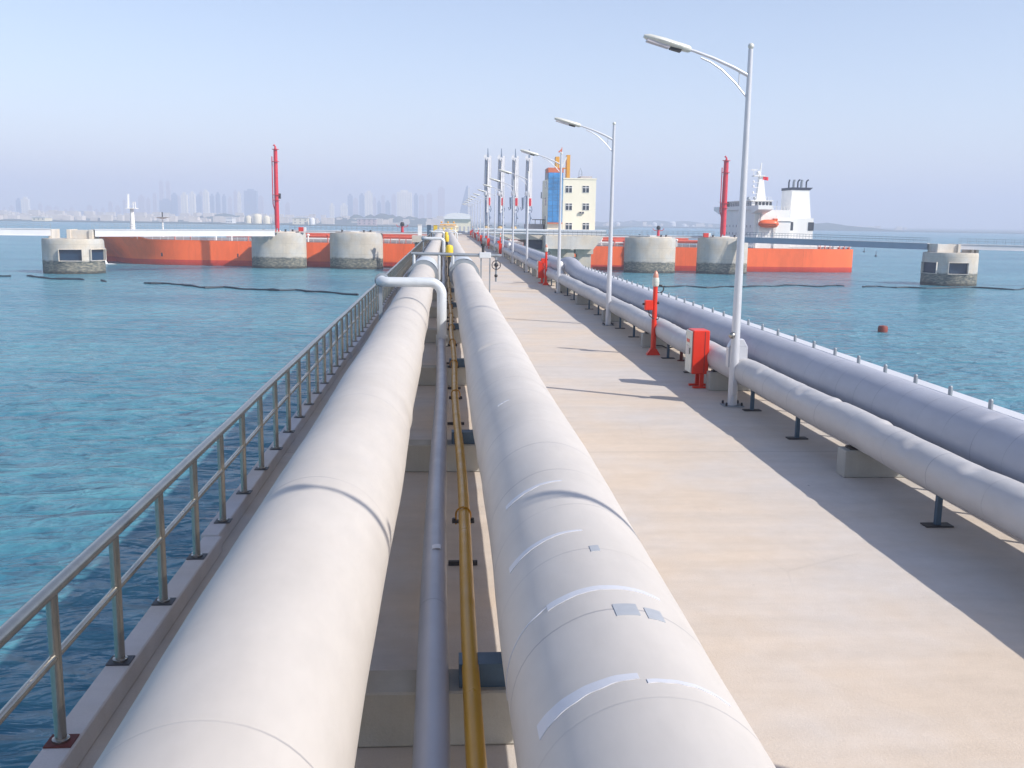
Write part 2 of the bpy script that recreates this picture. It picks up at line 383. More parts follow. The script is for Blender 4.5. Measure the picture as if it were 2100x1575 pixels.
def railing():
    t = thing('railing', (-2.78, 0, .2), 'long stainless steel railing with two tubes along the left edge of the jetty', 'railing')
    def long(z, r, nm):
        b = MB(); ys = [-6+i*1.32 for i in range(190)]
        b.tube([(.004*math.sin(y*.7), y, z+.004*math.sin(y*1.3)) for y in ys], r, 14); return b.build(nm, 'steel_rail', t)
    long(1.16, .052, 'top_rail'); long(.66, .032, 'middle_rail')
    pm = MB().tube([(0, 0, .0), (0, 0, 1.16)], .042, 14, False).build('post', 'steel_rail', t)
    pl = MB().box(-.095, .1, -.09, .09, .002, .012).build('base_plate', 'dark', pm)
    cl = MB().lathe([(.062, .012), (.062, .03), (.048, .035)], n=14).build('collar', 'steel_rail', pm)
    y0 = 6.79-1.32*6; pm.location = (0, y0, 0)
    for i in range(1, 100):
        c = pm.copy(); COL.objects.link(c); c.parent = t; c.location = (0, y0+1.32*i, 0)
        if i < 45:
            for ch in (pl, cl):
                d = ch.copy(); COL.objects.link(d); d.parent = c
        if i == 6:
            for d in kids(c):
                if d.name.startswith('base'):
                    d.data = d.data.copy(); d.data.materials[0] = M['rust']; d['label'] = 'rust red base plate'
    b = MB(); y = y0+132
    while y < JE-4: b.tube([(0, y, 0), (0, y, 1.16)], .042, 6, False); y += 1.32
    b.build('far_posts', 'steel_rail', t)['kind'] = 'stuff'
railing()

def right_tray():
    t = thing('cable_tray', (8.70, 0, .2), 'white covered cable tray on a row of short posts beyond the right pipelines', 'cable tray')
    MB().box(-.05, .26, 0, JE-4, .86, .955).build('tray_cover', 'girder_white', t, bevel=.01)
    p = MB().tube([(-.08, 0, 0), (-.08, 0, 1.11), (-.08, 0, 1.13)], [.037, .037, .02], 10).build('post', 'galv', t)
    MB().bar((-.06, 0, .83), (.3, 0, .83), .05, .05).build('bracket', 'galv', p)
    p.location = (0, 2.1, 0)
    for i in range(1, 100):
        c = p.copy(); COL.objects.link(c); c.parent = t; c.location = (0, 2.1+1.25*i, 0)
        if i < 40:
            d = kids(p)[0].copy(); COL.objects.link(d); d.parent = c
    b = MB(); y = 2.1+125
    while y < JE-5: b.tube([(-.08, y, 0), (-.08, y, 1.12)], .035, 6); y += 1.25
    b.build('far_posts', 'galv', t)['kind'] = 'stuff'
right_tray()

# ------------------------------------------------------------------ pipelines
def ysteps(y0, y1):
    y = y0; out = []
    while y < y1: out.append(y); y += .09 if y < 22 else (.2 if y < 50 else (.6 if y < 100 else 2))
    out.append(y1); return out
def pipe_radius(R, amp, wav, seed, dents=(), lump=0., **kw):
    def rad(y, t):
            c, s = math.cos(t), math.sin(t)
            r = R+amp*noise.noise(Vector((c*1.1, s*1.1, y/wav+seed)))+amp*.4*noise.noise(Vector((c*2.5, s*2.5, y/wav*3+seed)))
            if lump:
                q = noise.noise(Vector((c*1.6+7, s*1.6, y*1.9+seed)))
                r += lump*(1-abs(q)*2.2)*.5
            for (dy, da, dd, wy, wa) in dents:
                a = (t-da+math.pi) % (2*math.pi)-math.pi
                e = ((y-dy)/wy)**2+(a/wa)**2
                if e < 9: r -= dd*math.exp(-e)-.5*dd*math.exp(-((y-dy-wy*1.6)/wy*1.6)**2-(a/wa)**2)
            return r
    return rad
def pipe_mesh(xc, zc, R, y0, y1, amp, wav, seed, n=56, path=None, dents=(), lump=0.):
    v = []; f = []; ys = ysteps(y0, y1); rad = pipe_radius(R, amp, wav, seed, dents, lump)
    for y in ys:
        dx, dz = path(y) if path else (0, 0)
        for k in range(n):
            t = 2*math.pi*k/n; c, s = math.cos(t), math.sin(t); r = rad(y, t)
            v.append((c*r+dx, y, s*r+dz))
    for j in range(len(ys)-1):
        for k in range(n):
            A = j*n+k; B = j*n+(k+1) % n; f.append((A, B, B+n, A+n))
    f.append(tuple(range(n))); f.append(tuple((len(ys)-1)*n+k for k in range(n))[::-1])
    b = MB(); b.add(v, f); return b
def pipeline(name, lab, xc, zc, R, m, **kw):
    t = thing(name, (xc, 0, zc), lab, 'pipeline')
    o = pipe_mesh(xc, zc, R, -3, kw.pop('y1', JE-6), **kw).build('pipe', m, t, ang=50)
    return t
ZB = .45
def near(y, y0, wdt): return math.exp(-((y-y0)/wdt)**2)
left_p = pipeline('insulated_pipeline', 'thick pale insulated pipeline on the left, between the railing and the thin grey pipe', -1.075, 1.19, .615, 'insul_left', amp=.009, wav=2.4, seed=3.1,
                  path=lambda y: (.012*math.sin(y*.75), .01*math.sin(y*.75+1)), dents=((13.5, .1, .03, .25, .5), (21.5, .0, .03, .3, .5)))
RKW = dict(amp=.010, wav=2.2, seed=9.7, path=lambda y: (.012*math.sin(y*.6+2), .008*math.sin(y*.8)), dents=((16.9, 2.0, .045, .09, .35), (25.5, 2.1, .04, .12, .3), (32, 2.0, .04, .15, .35), (29.2, 1.2, .03, .1, .4), (10.5, 3.0, .02, .5, .4)))
right_p = pipeline('insulated_pipeline', 'thick pale insulated pipeline beside the roadway with white tape and grey patches', 0.99, 1.28, .602, 'insul_right', **RKW)
RRAD = pipe_radius(.602, **RKW)
def bigpath(y):
    k = 1/(1+math.exp(-(y-57)/1.3)); return (-.35*k+.012*math.sin(y*.5), .18*k+.35*near(y, 57.5, 2.2))
big_p = pipeline('insulated_pipeline', 'thick grey insulated pipeline on the far right of the deck, next to the cable tray', 7.61, .99, .475, 'insul_big', amp=.008, wav=1.8, seed=15.3, path=bigpath, n=48,
                 dents=((12.6, 1.7, .05, .1, .3), (11.8, 1.6, .03, .1, .3), (26, 1.8, .03, .12, .3)))
small_p = pipeline('insulated_pipeline', 'thinner dented grey insulated pipeline on dark stanchions beside the street lamps', 6.68, .755, .295, 'insul_small', amp=.012, wav=1.1, seed=21.9, n=48, lump=.007,
                   path=lambda y: (.018*math.sin(y*.9), .012*math.sin(y*1.3+1)), dents=tuple((y, 1.6+.5*math.sin(y*3), .042, .12, .42) for y in (8.4, 9.7, 11.4, 12.9, 14.1, 16, 17.2, 19.5, 22.8, 25.1, 26.3, 28.7, 31.5, 34.8, 38, 43, 47)))
grey_p = thing('thin_pipeline', (-.075, 0, .62), 'thin smooth blue grey pipe between the two thick pale pipelines', 'pipeline')
pipe_mesh(0, 0, .122, -3, 245, .002, 3, 4.4, n=24, path=lambda y: (-.02*math.sin((y-6)*.35), .01*math.sin(y*.4))).build('pipe', 'grey_paint', grey_p)
yel_p = thing('thin_pipeline', (.225, 0, .62), 'thin gold yellow pipe held by clamps between the thick pale pipelines', 'pipeline')
pipe_mesh(0, 0, .066, -3, 245, .001, 3, 5.4, n=20, path=lambda y: (.018*math.sin(y*.55+1)+(.03 if y < 5 else .0), .012*math.sin(y*.8))).build('pipe', 'yellow_paint', yel_p)

# tape rings and patches on the right pipe
RP = .624
def shell(parent, R, y0, y1, a0, a1, mt, name, wob=.0, taper=0):
    b = MB(); n = 28; v = []; f = []
    for i in range(n+1):
        a = R_(a0+(a1-a0)*i/n); k = i/n
        wd = (y1-y0)*(1-taper*k)
        w1 = wob*noise.noise(Vector((i*.25, y0, 0)))
        ys = (y0+.02*k+w1, y0+.02*k+wd+w1*.5)
        for yy in ys:
            dx, dz = RKW['path'](yy) if R == RP else (0, 0)
            for e in (-.004, .0035): rr = (RRAD(yy, a) if R == RP else R)+e; v.append((math.cos(a)*rr+dx, yy, math.sin(a)*rr+dz))
    for i in range(n):
        o = i*4; p = o+4
        f += [(o+1, o+3, p+3, p+1), (o, p, p+2, o+2), (o, o+1, p+1, p), (o+2, p+2, p+3, o+3)]
    f += [(0, 2, 3, 1), (n*4, n*4+1, n*4+3, n*4+2)]
    return b.add(v, f).build(name, mt, parent, ang=60)
RP = .624
for y0, wd, a0, a1, tp in ((4.25, .13, 150, 95, .6), (4.22, .035, 92, 50, .3), (5.38, .085, 128, 60, .6), (5.42, .012, 190, 128, 0), (6.47, .10, 150, 92, .8), (7.75, .10, 143, 92, .8), (11.6, .05, 125, 110, .5)):
    shell(right_p, RP, y0, y0+wd, a0, a1, 'tape', 'tape', .012, tp)
for y0, wd, a0, a1 in ((5.0, .16, 93, 80), (5.0, .15, 76, 66), (6.05, .11, 92, 86)):
    shell(right_p, RP, y0, y0+wd, a0, a1, 'patch', 'patch')
shell(grey_p, .124, 9.4, 9.52, 110, 70, 'tape', 'tape')

# sleeves and flanges far down the two thick lines
for par, s in ((left_p, 1), (right_p, -1)):
    MB().tube([(0, 51.2, 0), (0, 51.6, 0), (0, 56.5, 0), (0, 57, 0)], [.63, .72, .72, .63], 32).build('sleeve', 'pipe_white', par)
    for y in (48.8, 50.4): MB().tube([(0, y, 0), (0, y+.12, 0)], .76, 32).build('flange', 'galv', par)

# concrete supports under the left group
first = None
for i in range(28):
    y = 7.15+8.28*i-8.28
    if i == 0: y = -1.1
    lab = f'low concrete block under the two thick left pipelines, {ordw(i-1)} from the camera' if i else None
    if i == 0: continue
    if first is None:
        first = thing('pipe_support', (0, y, 0), lab, 'pipe support', 'concrete pipe supports across the left side')
        MB().box(-1.75, 1.72, -.2, .2, .003, ZB).build('block', 'block', first, bevel=.015)
        MB().box(.12, 1.5, -.13, .08, ZB, ZB+.19).build('steel_shoe', 'blue_steel', first)
        MB().box(-1.5, -.75, -.13, .08, ZB, ZB+.1).build('steel_shoe', 'galv', first)
    else: dup(first, (0, y, 0), lab)
first = None
for i in range(26):
    y = 6.85+8.1*i; lab = f'low concrete block under the two right pipelines, {ordw(i)} from the camera'
    if first is None:
        first = thing('pipe_support', (0, y, 0), lab, 'pipe support', 'concrete pipe supports across the right side')
        MB().box(6.4, 8.15, -.16, .16, .003, ZB).build('block', 'block', first, bevel=.012)
        MB().box(6.5, 6.85, -.1, .1, ZB, ZB+.03).build('pad', 'dark', first)
    else: dup(first, (0, y, 0), lab)
# stanchions of the small pipe
first = None; k = 0
for i in range(22):
    for o in (2.7, 5.45):
        y = 6.85+8.1*i+o; lab = f'dark steel stanchion with foot plate under the thinner right pipeline, {ordw(k)} from the camera'; k += 1
        if first is None:
            first = thing('pipe_stanchion', (6.67, y, 0), lab, 'pipe stanchion', 'dark stanchions under the thinner pipeline')
            MB().bar((0, 0, .02), (0, 0, .5), .07, .07).build('stem', 'blue_steel', first)
            MB().box(-.19, .19, -.09, .09, .003, .022).build('foot_plate', 'dark', first)
        else: dup(first, (6.67, y, 0), lab)
# clamps of the yellow pipe
def clamp(y, lab, first=[None]):
    if first[0] is None:
        t = thing('pipe_clamp', (.225, y, 0), lab, 'pipe clamp', 'u bolt stands along the yellow pipe'); first[0] = t
        MB().bar((-.17, .0, .03), (.17, .0, .03), .05, .05).bar((0, 0, .03), (0, 0, .54), .05, .05).bar((-.13, 0, .535), (.13, 0, .535), .06, .03).build('stand', 'dark', t)
        a = [(.085*math.cos(R_(q)), 0, .62+.085*math.sin(R_(q))) for q in range(0, 181, 15)]
        MB().tube([(.085, 0, .5)]+a+[(-.085, 0, .5)], .011, 8).build('u_bolt', 'u_bolt', t)
        for s in (-1, 1): MB().tube([(s*.105, 0, .53), (s*.105, 0, .575)], .024, 6).build('nut', 'dark', t)
    else: dup(first[0], (.225, y, 0), lab)
for i, y in enumerate((10.95, 18.9, 23.0, 27.1, 31, 34.9, 38.6, 43.5, 48)):
    clamp(y, f'small stand with rusty u bolt holding the yellow pipe, {ordw(i)} from the camera')

# ------------------------------------------------------------------ raised pipe crossing near the railing
def arc(c, r, a0, a1, u, v, n=8):
    c = Vector(c); u = Vector(u); v = Vector(v)
    return [c+u*r*math.cos(R_(a0+(a1-a0)*i/n))+v*r*math.sin(R_(a0+(a1-a0)*i/n)) for i in range(n+1)]
def crossing(y, top, xl, r, lab, label_post=True):
    t = thing('pipe_crossover', (0, y, 0), lab, 'pipe')
    q = .34; b = MB(); z = top
    pts = [(-.075, y-.02, .66)]
    pts += [(-.075, y, z-q)]+[p for p in arc((-.075-q, y, z-q), q, 0, 90, (1, 0, 0), (0, 0, 1))]
    pts += [(xl+.25, y, z)]+[p for p in arc((xl+.25, y+.25, z), .25, -90, -180, (1, 0, 0), (0, 1, 0))]+[(xl, y+.7, z)]
    pts = [Vector(p)-Vector((0, y, 0)) for p in pts]
    b.tube(pts, r, 20); b.build('pipe', 'pipe_white', t)
    MB().bar((xl, .1, .0), (xl, .1, z-r), .1, .1).build('post', 'galv', t)
    MB().tube([(-.075, 0, .5), (-.075, 0, .8)], r+.03, 20).build('branch_collar', 'pipe_white', t)
    MB().tube([(xl, .7, z), (xl, .76, z)], r+.07, 20).build('end_flange', 'galv', t)
crossing(27.3, 2.27, -1.78, .135, 'white pipe rising from the thin grey pipe and crossing over the thick left pipeline')
crossing(86, 2.35, -1.85, .14, 'second white crossover pipe, beyond the cross frame over the pipelines')
crossing(128, 2.4, -1.85, .14, 'third and farthest white crossover pipe over the left pipeline')

def crossframe():
    y = 50.; t = thing('pipe_gantry', (0, y, 0), 'grey tubular cross frame with a valve box standing over both thick left pipelines', 'pipe frame')
    MB().tube([(-1.7, 0, 2.28), (2.9, 0, 2.22)], .085, 14).build('cross_pipe', 'galv', t)
    for x in (-1.55, -.28, .42): MB().tube([(x, 0, 0), (x, 0, 2.25)], .075, 12).build('leg', 'pipe_white', t)
    MB().box(1.75, 2.35, -.15, .15, 2.08, 2.38).build('valve_box', 'pipe_white', t, bevel=.03)
    MB().tube([(1.95, 0, 2.38), (1.95, 0, 2.75)], .07, 10).lathe([(.12, 2.7), (.12, 2.82)], (1.95, 0, 0), 12).build('actuator', 'dark', t)
    for x in (1.85, 2.3): MB().bar((x, 0, 0), (x, 0, 2.08), .07, .07).build('leg', 'galv', t)
    w_ = thing('hand_wheel_valve', (2.62, y, 0), 'dark hand wheel valve and drain hose hanging from the end of the cross frame', 'valve')
    MB().tube([(0, 0, 2.2), (0, 0, .9)], .05, 10).build('drain_pipe', 'galv', w_)
    MB().tube(arc((0, -.15, 1.75), .22, 0, 360, (1, 0, 0), (0, 0, 1), 20), .02, 6).bar((-.22, -.15, 1.75), (.22, -.15, 1.75), .02).bar((0, -.15, 1.53), (0, -.15, 1.97), .02).build('hand_wheel', 'dark', w_)
    MB().sph((0, -.05, 1.75), .11, 8).sph((0, 0, 1.2), .09, 8).build('valve_body', 'dark', w_)
crossframe()
def yvalve(x, y, lab, s=1.):
    t = thing('valve', (x, y, 0), lab, 'valve', 'yellow valves between the thick pipelines')
    MB().lathe([(.2*s, 1.85), (.22*s, 1.9), (.22*s, 2.4), (.18*s, 2.5), (.05, 2.55)], n=20).build('actuator', 'valve_yellow', t)
    MB().tube([(0, 0, .3), (0, 0, 1.85)], .08, 12).build('stem', 'dark', t)
yvalve(.28, 57.8, 'yellow cylindrical valve actuator between the thick pipelines just past the cross frame')
yvalve(.2, 97, 'small tall yellow valve actuator between the pipelines, farther than the nearest one')
yvalve(.2, 118, 'farthest small yellow valve actuator between the thick pipelines')
def smallcross(y, lab):
    t = thing('pipe_gantry', (0, y, 0), lab, 'pipe frame', 'low grey frames over the far pipelines')
    q = .3; pts = [(-1.8, 0, 0), (-1.8, 0, 2.1-q)]+arc((-1.8+q, 0, 2.1-q), q, 180, 90, (1, 0, 0), (0, 0, 1))+arc((1.9-q, 0, 2.1-q), q, 90, 0, (1, 0, 0), (0, 0, 1))+[(1.9, 0, 0)]
    MB().tube(pts, .1, 12).build('frame', 'pipe_white', t)
smallcross(150, 'low grey pipe frame arching over the pipelines, farther than the crossover pipes')
smallcross(176, 'farthest low grey pipe frame arching over the pipelines')
for y, x, s, lab in ((57.0, 6.75, 1., 'white wrapped valve standing up from the thinner right pipeline, the nearer of two'), (103, 6.75, 1., 'white wrapped valve standing up from the thinner right pipeline, the farther of two')):
    t = thing('wrapped_valve', (x, y, .75), lab, 'valve', 'white wrapped valves on the right pipeline')
    MB().lathe([(.24, -.25), (.30, 0), (.26, .28), (.14, .42), (.18, .55), (.2, .72), (.13, .9), (.05, .95)], n=18).build('wrapping', 'white', t)
    MB().tube([(0, 0, .5), (.35, 0, .72), (.8, 0, .7)], .07, 10).build('branch', 'pipe_white', t)

# ------------------------------------------------------------------ street lamps
def street_lamp():
    t = thing('street_lamp', (6.4, 20.97, 0), '', 'street lamp', 'street lamps along the right side of the roadway')
    MB().tube([(0, 0, .02), (0, 0, .5), (0, 0, .9), (0, 0, 3), (0, 0, 7.62)], [.105, .103, .1, .083, .052], 20).build('pole', 'lamp_paint', t)
    MB().box(-.22, .22, -.2, .2, .003, .025).build('base_plate', 'galv', t)
    for sx in (-1, 1):
        for sy in (-1, 1): MB().lathe([(.025, .025), (.025, .085), (.01, .1)], (sx*.17, sy*.15, 0), 6).build('anchor_bolt', 'dark', t)
    MB().box(-.05, .05, -.125, -.085, .25, .6).build('access_door', 'lamp_paint', t, bevel=.01)
    MB().sph((0, 0, 7.68), .065, 8).build('finial', 'lamp_head', t)
    a = MB().tube([(-.02, 0, 7.08), (-.35, 0, 7.24), (-.8, 0, 7.42), (-1.2, 0, 7.55), (-1.35, 0, 7.59)], [.04, .038, .035, .03, .03], 12)
    a.build('arm', 'lamp_paint', t)
    MB().tube([(-.03, 0, 6.63), (-.3, 0, 6.93), (-.6, 0, 7.19), (-.85, 0, 7.34), (-1.06, 0, 7.42)], .018, 8).tube([(-.22, 0, 7.17), (-.22, 0, 6.88)], .014, 6).build('brace', 'lamp_paint', t)
    d = (Vector((-2.3, 0, 7.83))-Vector((-1.3, 0, 7.58))).normalized(); u = Vector((-d.z, 0, d.x)); u = -u if u.z < 0 else u
    def sect(pos, w, hh): 
        c = Vector((-1.28, 0, 7.575))+d*pos
        return [c+Vector((0, w*math.cos(R_(a)), 0))+u*hh*math.sin(R_(a)) for a in range(0, 360, 30)]
    v = []; st = [(0, .05, .05), (.05, .085, .075), (.16, .1, .08), (.24, .14, .075), (.6, .15, .085), (.92, .13, .07), (1.03, .06, .035)]
    for s_ in st: v += sect(*s_)
    f = [(i*12+k, i*12+(k+1) % 12, (i+1)*12+(k+1) % 12, (i+1)*12+k) for i in range(len(st)-1) for k in range(12)]+[tuple(range(12)), tuple(range(72, 84))[::-1]]
    hd = MB().add(v, f).build('lamp_head', 'lamp_head', t, ang=50)
    c = Vector((-1.28, 0, 7.575))
    MB().bar(c+d*.46-u*.075, c+d*.95-u*.06, .2, .06, up=u).build('lens', 'lens', hd)
    MB().bar(c+d*.2-u*.085, c+d*.44-u*.085, .16, .05, up=u).build('gear_cover', 'dark', hd)
    return t
lamp0 = street_lamp()
LY = [20.97, 37.77, 54.78, 76.5, 92.5, 108.5, 126.5, 146, 161, 178, 193, 211, 229, 243]
def lamplab(i):
    return ['tall grey street lamp nearest the camera, with a junction box strapped to its pole', 'second nearest grey street lamp, just right of the cream building', 'third nearest grey street lamp, its pole crossing the blue glass of the building'][i] if i < 3 else f'grey street lamp on the jetty roadway, {ordw(i)} from the camera' + (', the farthest' if i == len(LY)-1 else '')
lamp0['label'] = lamplab(0)
for i in range(1, len(LY)): dup(lamp0, (6.4, LY[i], 0), lamplab(i))
dup(lamp0, (6.4, 4.15, 0), 'grey street lamp beside the camera that throws its shadow over the pipelines')
jb = thing('junction_box', (6.5, 20.93, .0), 'grey junction box and small floodlight strapped to the nearest lamp pole', 'junction box')
MB().box(-.22, .22, .13, .3, .85, 1.3).prism([(-.22, 1.3), (.22, 1.3), (.12, 1.48), (-.12, 1.48)], .13, .3).build('box', 'lamp_paint', jb, bevel=.01)
MB().sph((-.2, -.02, 1.58), .075, 8).tube([(-.1, 0, 1.58), (-.18, 0, 1.58)], .03, 8).build('floodlight', 'steel_rail', jb)

# ------------------------------------------------------------------ alarm posts and fire cabinets
def alarm_post():
    t = thing('fire_alarm_post', (6.37, 29.23, 0), '', 'alarm post', 'red fire alarm posts along the roadway')
    MB().tube([(0, 0, .01), (0, 0, 2.1)], [.085, .07], 14).build('post', 'red', t)
    MB().prism([(-.2, .003), (.2, .003), (.2, .03), (.09, .2), (-.09, .2), (-.2, .03)], -.09, .09).build('foot', 'red', t)
    MB().lathe([(.09, 2.1), (.105, 2.14), (.105, 2.2)], n=16).build('collar', 'cream_door', t)
    MB().lathe([(.1, 2.2), (.11, 2.25), (.095, 2.36)], n=16).build('sounder', 'cream_door', t)
    MB().lathe([(.075, 2.36), (.08, 2.4), (.07, 2.47), (.04, 2.53), (.015, 2.57)], n=16).build('beacon', 'beacon', t)
    MB().box(-.32, -.08, -.12, .06, 1.38, 1.68).build('call_point_box', 'red', t, bevel=.015)
    MB().tube([(-.38, 0, 1.56), (-.32, 0, 1.56)], .03, 8).tube([(.06, -.03, 1.6), (.12, -.03, 1.6)], .04, 8).build('gland', 'dark', t)
    MB().tube(arc((.13, 0, 2.02), .12, -200, 130, (1, 0, 0), (0, 0, 1), 16), .018, 7).build('cable_loop', 'dark', t)
    MB().tube([(-.2, -.05, 1.38), (-.17, -.05, 1.22), (-.05, -.06, 1.12), (.1, -.05, 1.1), (.14, -.03, 1.17), (.06, 0, 1.2)], .018, 7).build('cable', 'dark', t)
    MB().tube([(.06, .1, .28), (.3, .12, .27), (.45, .12, .2), (.8, .15, .26), (1.0, .2, .2)], .022, 6).build('conduit', 'dark', t)
    return t
def cabinet():
    t = thing('fire_cabinet', (6.23, 23.34, 0), '', 'fire cabinet', 'red fire cabinets along the roadway')
    c = MB().box(-.20, .21, -.16, .40, .36, 1.43).build('case', 'red', t, bevel=.02)
    MB().box(-.245, -.2, -.13, .37, .39, 1.40).build('door', 'cream_door', t, bevel=.01)
    MB().box(-.252, -.246, .05, .25, .82, 1.05).build('door_window', 'lens', t)
    MB().box(-.262, -.248, -.09, -.06, .85, 1.0).build('handle', 'dark', t)
    for z in (.55, 1.25): MB().tube([(-.235, .385, z), (-.235, .385, z+.09)], .014, 8).build('hinge', 'galv', t)
    MB().box(-.254, -.246, .0, .26, 1.12, 1.2).build('name_plate', 'red', t)
    MB().box(.09, .10, -.165, -.158, .4, 1.4).build('seam', 'dark', t)
    for y in (-.08, .32):
        MB().box(-.02+.04, .10+.02, y-.03, y+.03, .03, .36).box(-.14, .28, y-.045, y+.045, .003, .05).build('leg', 'red', t)
    return t
ap = alarm_post(); cb = cabinet()
AP = [(29.23, 'tall red alarm post with beacon, nearest the camera, between cabinet and second lamp'), (61.5, 'red alarm post beside the second red cabinet, in front of the third lamp'), (113, 'red alarm post third from the camera along the lamps'), (147, 'red alarm post fourth from the camera along the lamps'), (188, 'red alarm post fifth from the camera along the lamps'), (225, 'farthest red alarm post at the end of the jetty')]
CB = [(23.34, 'red fire cabinet with pale door on two legs beside the nearest lamp'), (63.2, 'red fire cabinet with pale door, second from the camera'), (110, 'red fire cabinet third from the camera along the lamps'), (141, 'red fire cabinet fourth from the camera along the lamps'), (170, 'red fire cabinet fifth from the camera along the lamps'), (204, 'red fire cabinet sixth from the camera along the lamps'), (236, 'farthest red fire cabinet at the end of the jetty')]
ap['label'] = AP[0][1]; cb['label'] = CB[0][1]
for y, l in AP[1:]: dup(ap, (6.37, y, 0), l)
for y, l in CB[1:]: dup(cb, (6.23, y, 0), l)
hb = thing('drain_stub', (6.95, 28.0, 0), 'short dark red pipe stub standing on the deck behind the nearest alarm post', 'pipe')
MB().lathe([(.12, .003), (.12, .02), (.05, .03), (.05, .3)], n=12).build('stub', 'rust', hb)

# ------------------------------------------------------------------ dolphins
def caisson(cx, cy, rx, ry, ztop, lab, windows=()):
    t = thing('dolphin', (cx, cy, WZ), lab, 'mooring dolphin', 'round concrete dolphins in the sea')
    z = ztop-WZ; n = 72; v = []; f = []
    prof = [(1.0, -3), (1.0, 0), (1.0, 1.2), (1.0, 2.4), (.995, z-1.5), (.99, z-.35), (.97, z-.02), (.95, z)]
    o = MB().lathe(prof, (0, 0, 0), n, rx, ry)
    c = o.build('caisson', 'caisson', t); c.data.transform(Matrix.Translation((0, 0, WZ))); c.location.z = -WZ
    if windows:
        cut = MB()
        for ang, wd, z0, z1 in windows:
            a = R_(ang); p = Vector((math.cos(a)*rx, math.sin(a)*ry, 0)); nrm = Vector((math.cos(a)/rx, math.sin(a)/ry, 0)).normalized(); tn = Vector((-nrm.y, nrm.x, 0))
            q = MB(); vv = [p+tn*s*wd/2+nrm*e+Vector((0, 0, zz)) for zz in (z0+WZ, z1+WZ) for s, e in ((-1, 1.5), (1, 1.5), (1, -1.6), (-1, -1.6))]
            cut.add(vv, [(0, 3, 2, 1), (4, 5, 6, 7), (0, 1, 5, 4), (1, 2, 6, 5), (2, 3, 7, 6), (3, 0, 4, 7)])
            fr = MB()
            for zz0 in (z0-.06, z1+.06):
                fr.bar(p+tn*(-wd/2-.12)-nrm*.1+Vector((0, 0, zz0)), p+tn*(wd/2+.12)-nrm*.1+Vector((0, 0, zz0)), .42, .12)
            for s in (-1, 1): fr.bar(p+tn*s*(wd/2+.06)-nrm*.1+Vector((0, 0, z0)), p+tn*s*(wd/2+.06)-nrm*.1+Vector((0, 0, z1)), .12, .42, up=nrm)
            MB().bar(p+tn*(-wd/2)-nrm*.75+Vector((0, 0, (z0+z1)/2)), p+tn*(wd/2)-nrm*.75+Vector((0, 0, (z0+z1)/2)), .2, z1-z0).build('opening_shade', 'shade_navy', t)  # dark slab colours in the shade of the hollow behind the opening
            fr.build('opening_frame', 'platform_con', t)
        co = cut.build('cutter', 'dark', None, smooth=False); co.location = (0, 0, 0)
        md = c.modifiers.new('b', 'BOOLEAN'); md.operation = 'DIFFERENCE'; md.object = co; md.solver = 'EXACT'
        co.parent = None; co.matrix_world = Matrix.Translation((cx, cy, 0)); bpy.context.view_layer.update()
        dg = bpy.context.evaluated_depsgraph_get(); me = bpy.data.meshes.new_from_object(c.evaluated_get(dg)); c.modifiers.clear(); c.data = me
        me.materials.clear(); me.materials.append(M['caisson'])
        for p_ in me.polygons: p_.material_index = 0
        bpy.data.objects.remove(co)
    return t
def railrow(a, b, h, n, t, name='handrail', m='galv'):
    a = Vector(a); b = Vector(b); q = MB()
    for k in (1, .55): q.bar(a+Vector((0, 0, h*k)), b+Vector((0, 0, h*k)), .06, .06)
    for i in range(n+1): p = a.lerp(b, i/n); q.bar(p, p+Vector((0, 0, h)), .06, .06)
    return q.build(name, m, t, smooth=False)
D1 = (-82.9, 226.5); D2 = (-42.8, 258.6); D3 = (-23.0, 259.6); D4 = (53.9, 256.0); D5 = (72.9, 254.6); D6 = (114.6, 216)
d1 = caisson(*D1, 6.5, 6.2, -1.4, 'round concrete mooring dolphin at the far left with a square dark opening', windows=((-77, 4.6, 2.9, 5.3), (-20, 4.6, 2.9, 5.3)))
d2 = caisson(*D2, 7.0, 4.3, .1, 'stained concrete breasting dolphin carrying the left red mast')
d3 = caisson(*D3, 6.9, 4.3, .2, 'concrete breasting dolphin right of the left red mast, in front of the orange hull')
d4 = caisson(*D4, 6.8, 4.3, .1, 'concrete breasting dolphin between the cream building and the right red mast')
d5 = caisson(*D5, 6.7, 4.3, .3, 'concrete breasting dolphin carrying the right red mast, behind the nearest lamp pole')
d6 = caisson(*D6, 6.0, 5.6, -1.7, 'round concrete mooring dolphin at the far right with two dark openings', windows=((-98, 4.2, 2.7, 5.1), (-162, 4.2, 2.7, 5.1)))
def dolphin_top(t, ztop, blocks):
    for (x0, x1, y0, y1, z0, z1, m) in blocks: MB().box(x0, x1, y0, y1, z0-WZ, z1-WZ).build('pedestal', m, t, bevel=.03)
dolphin_top(d1, 0, [(-4.5, -3.7, -2, 2.5, -1.4, .62, 'platform_con'), (-.6, .2, -2, 2.5, -1.4, .62, 'platform_con'), (.2, 4.2, -1.6, 2.5, -1.4, .5, 'platform_con'), (4.2, 4.9, -2, 2.5, -1.4, .62, 'platform_con')])
dolphin_top(d6, 0, [(-4.2, -3.5, -2, 2.5, -1.7, .2, 'platform_con'), (-3.5, .6, -1.5, 2.2, -1.7, .1, 'platform_con'), (.6, 1.2, -2, 2.5, -1.7, .2, 'platform_con'), (3.8, 4.4, -2, 2.5, -1.7, .2, 'platform_con'), (4.9, 5.5, -2, 2, -1.7, .0, 'platform_con')])
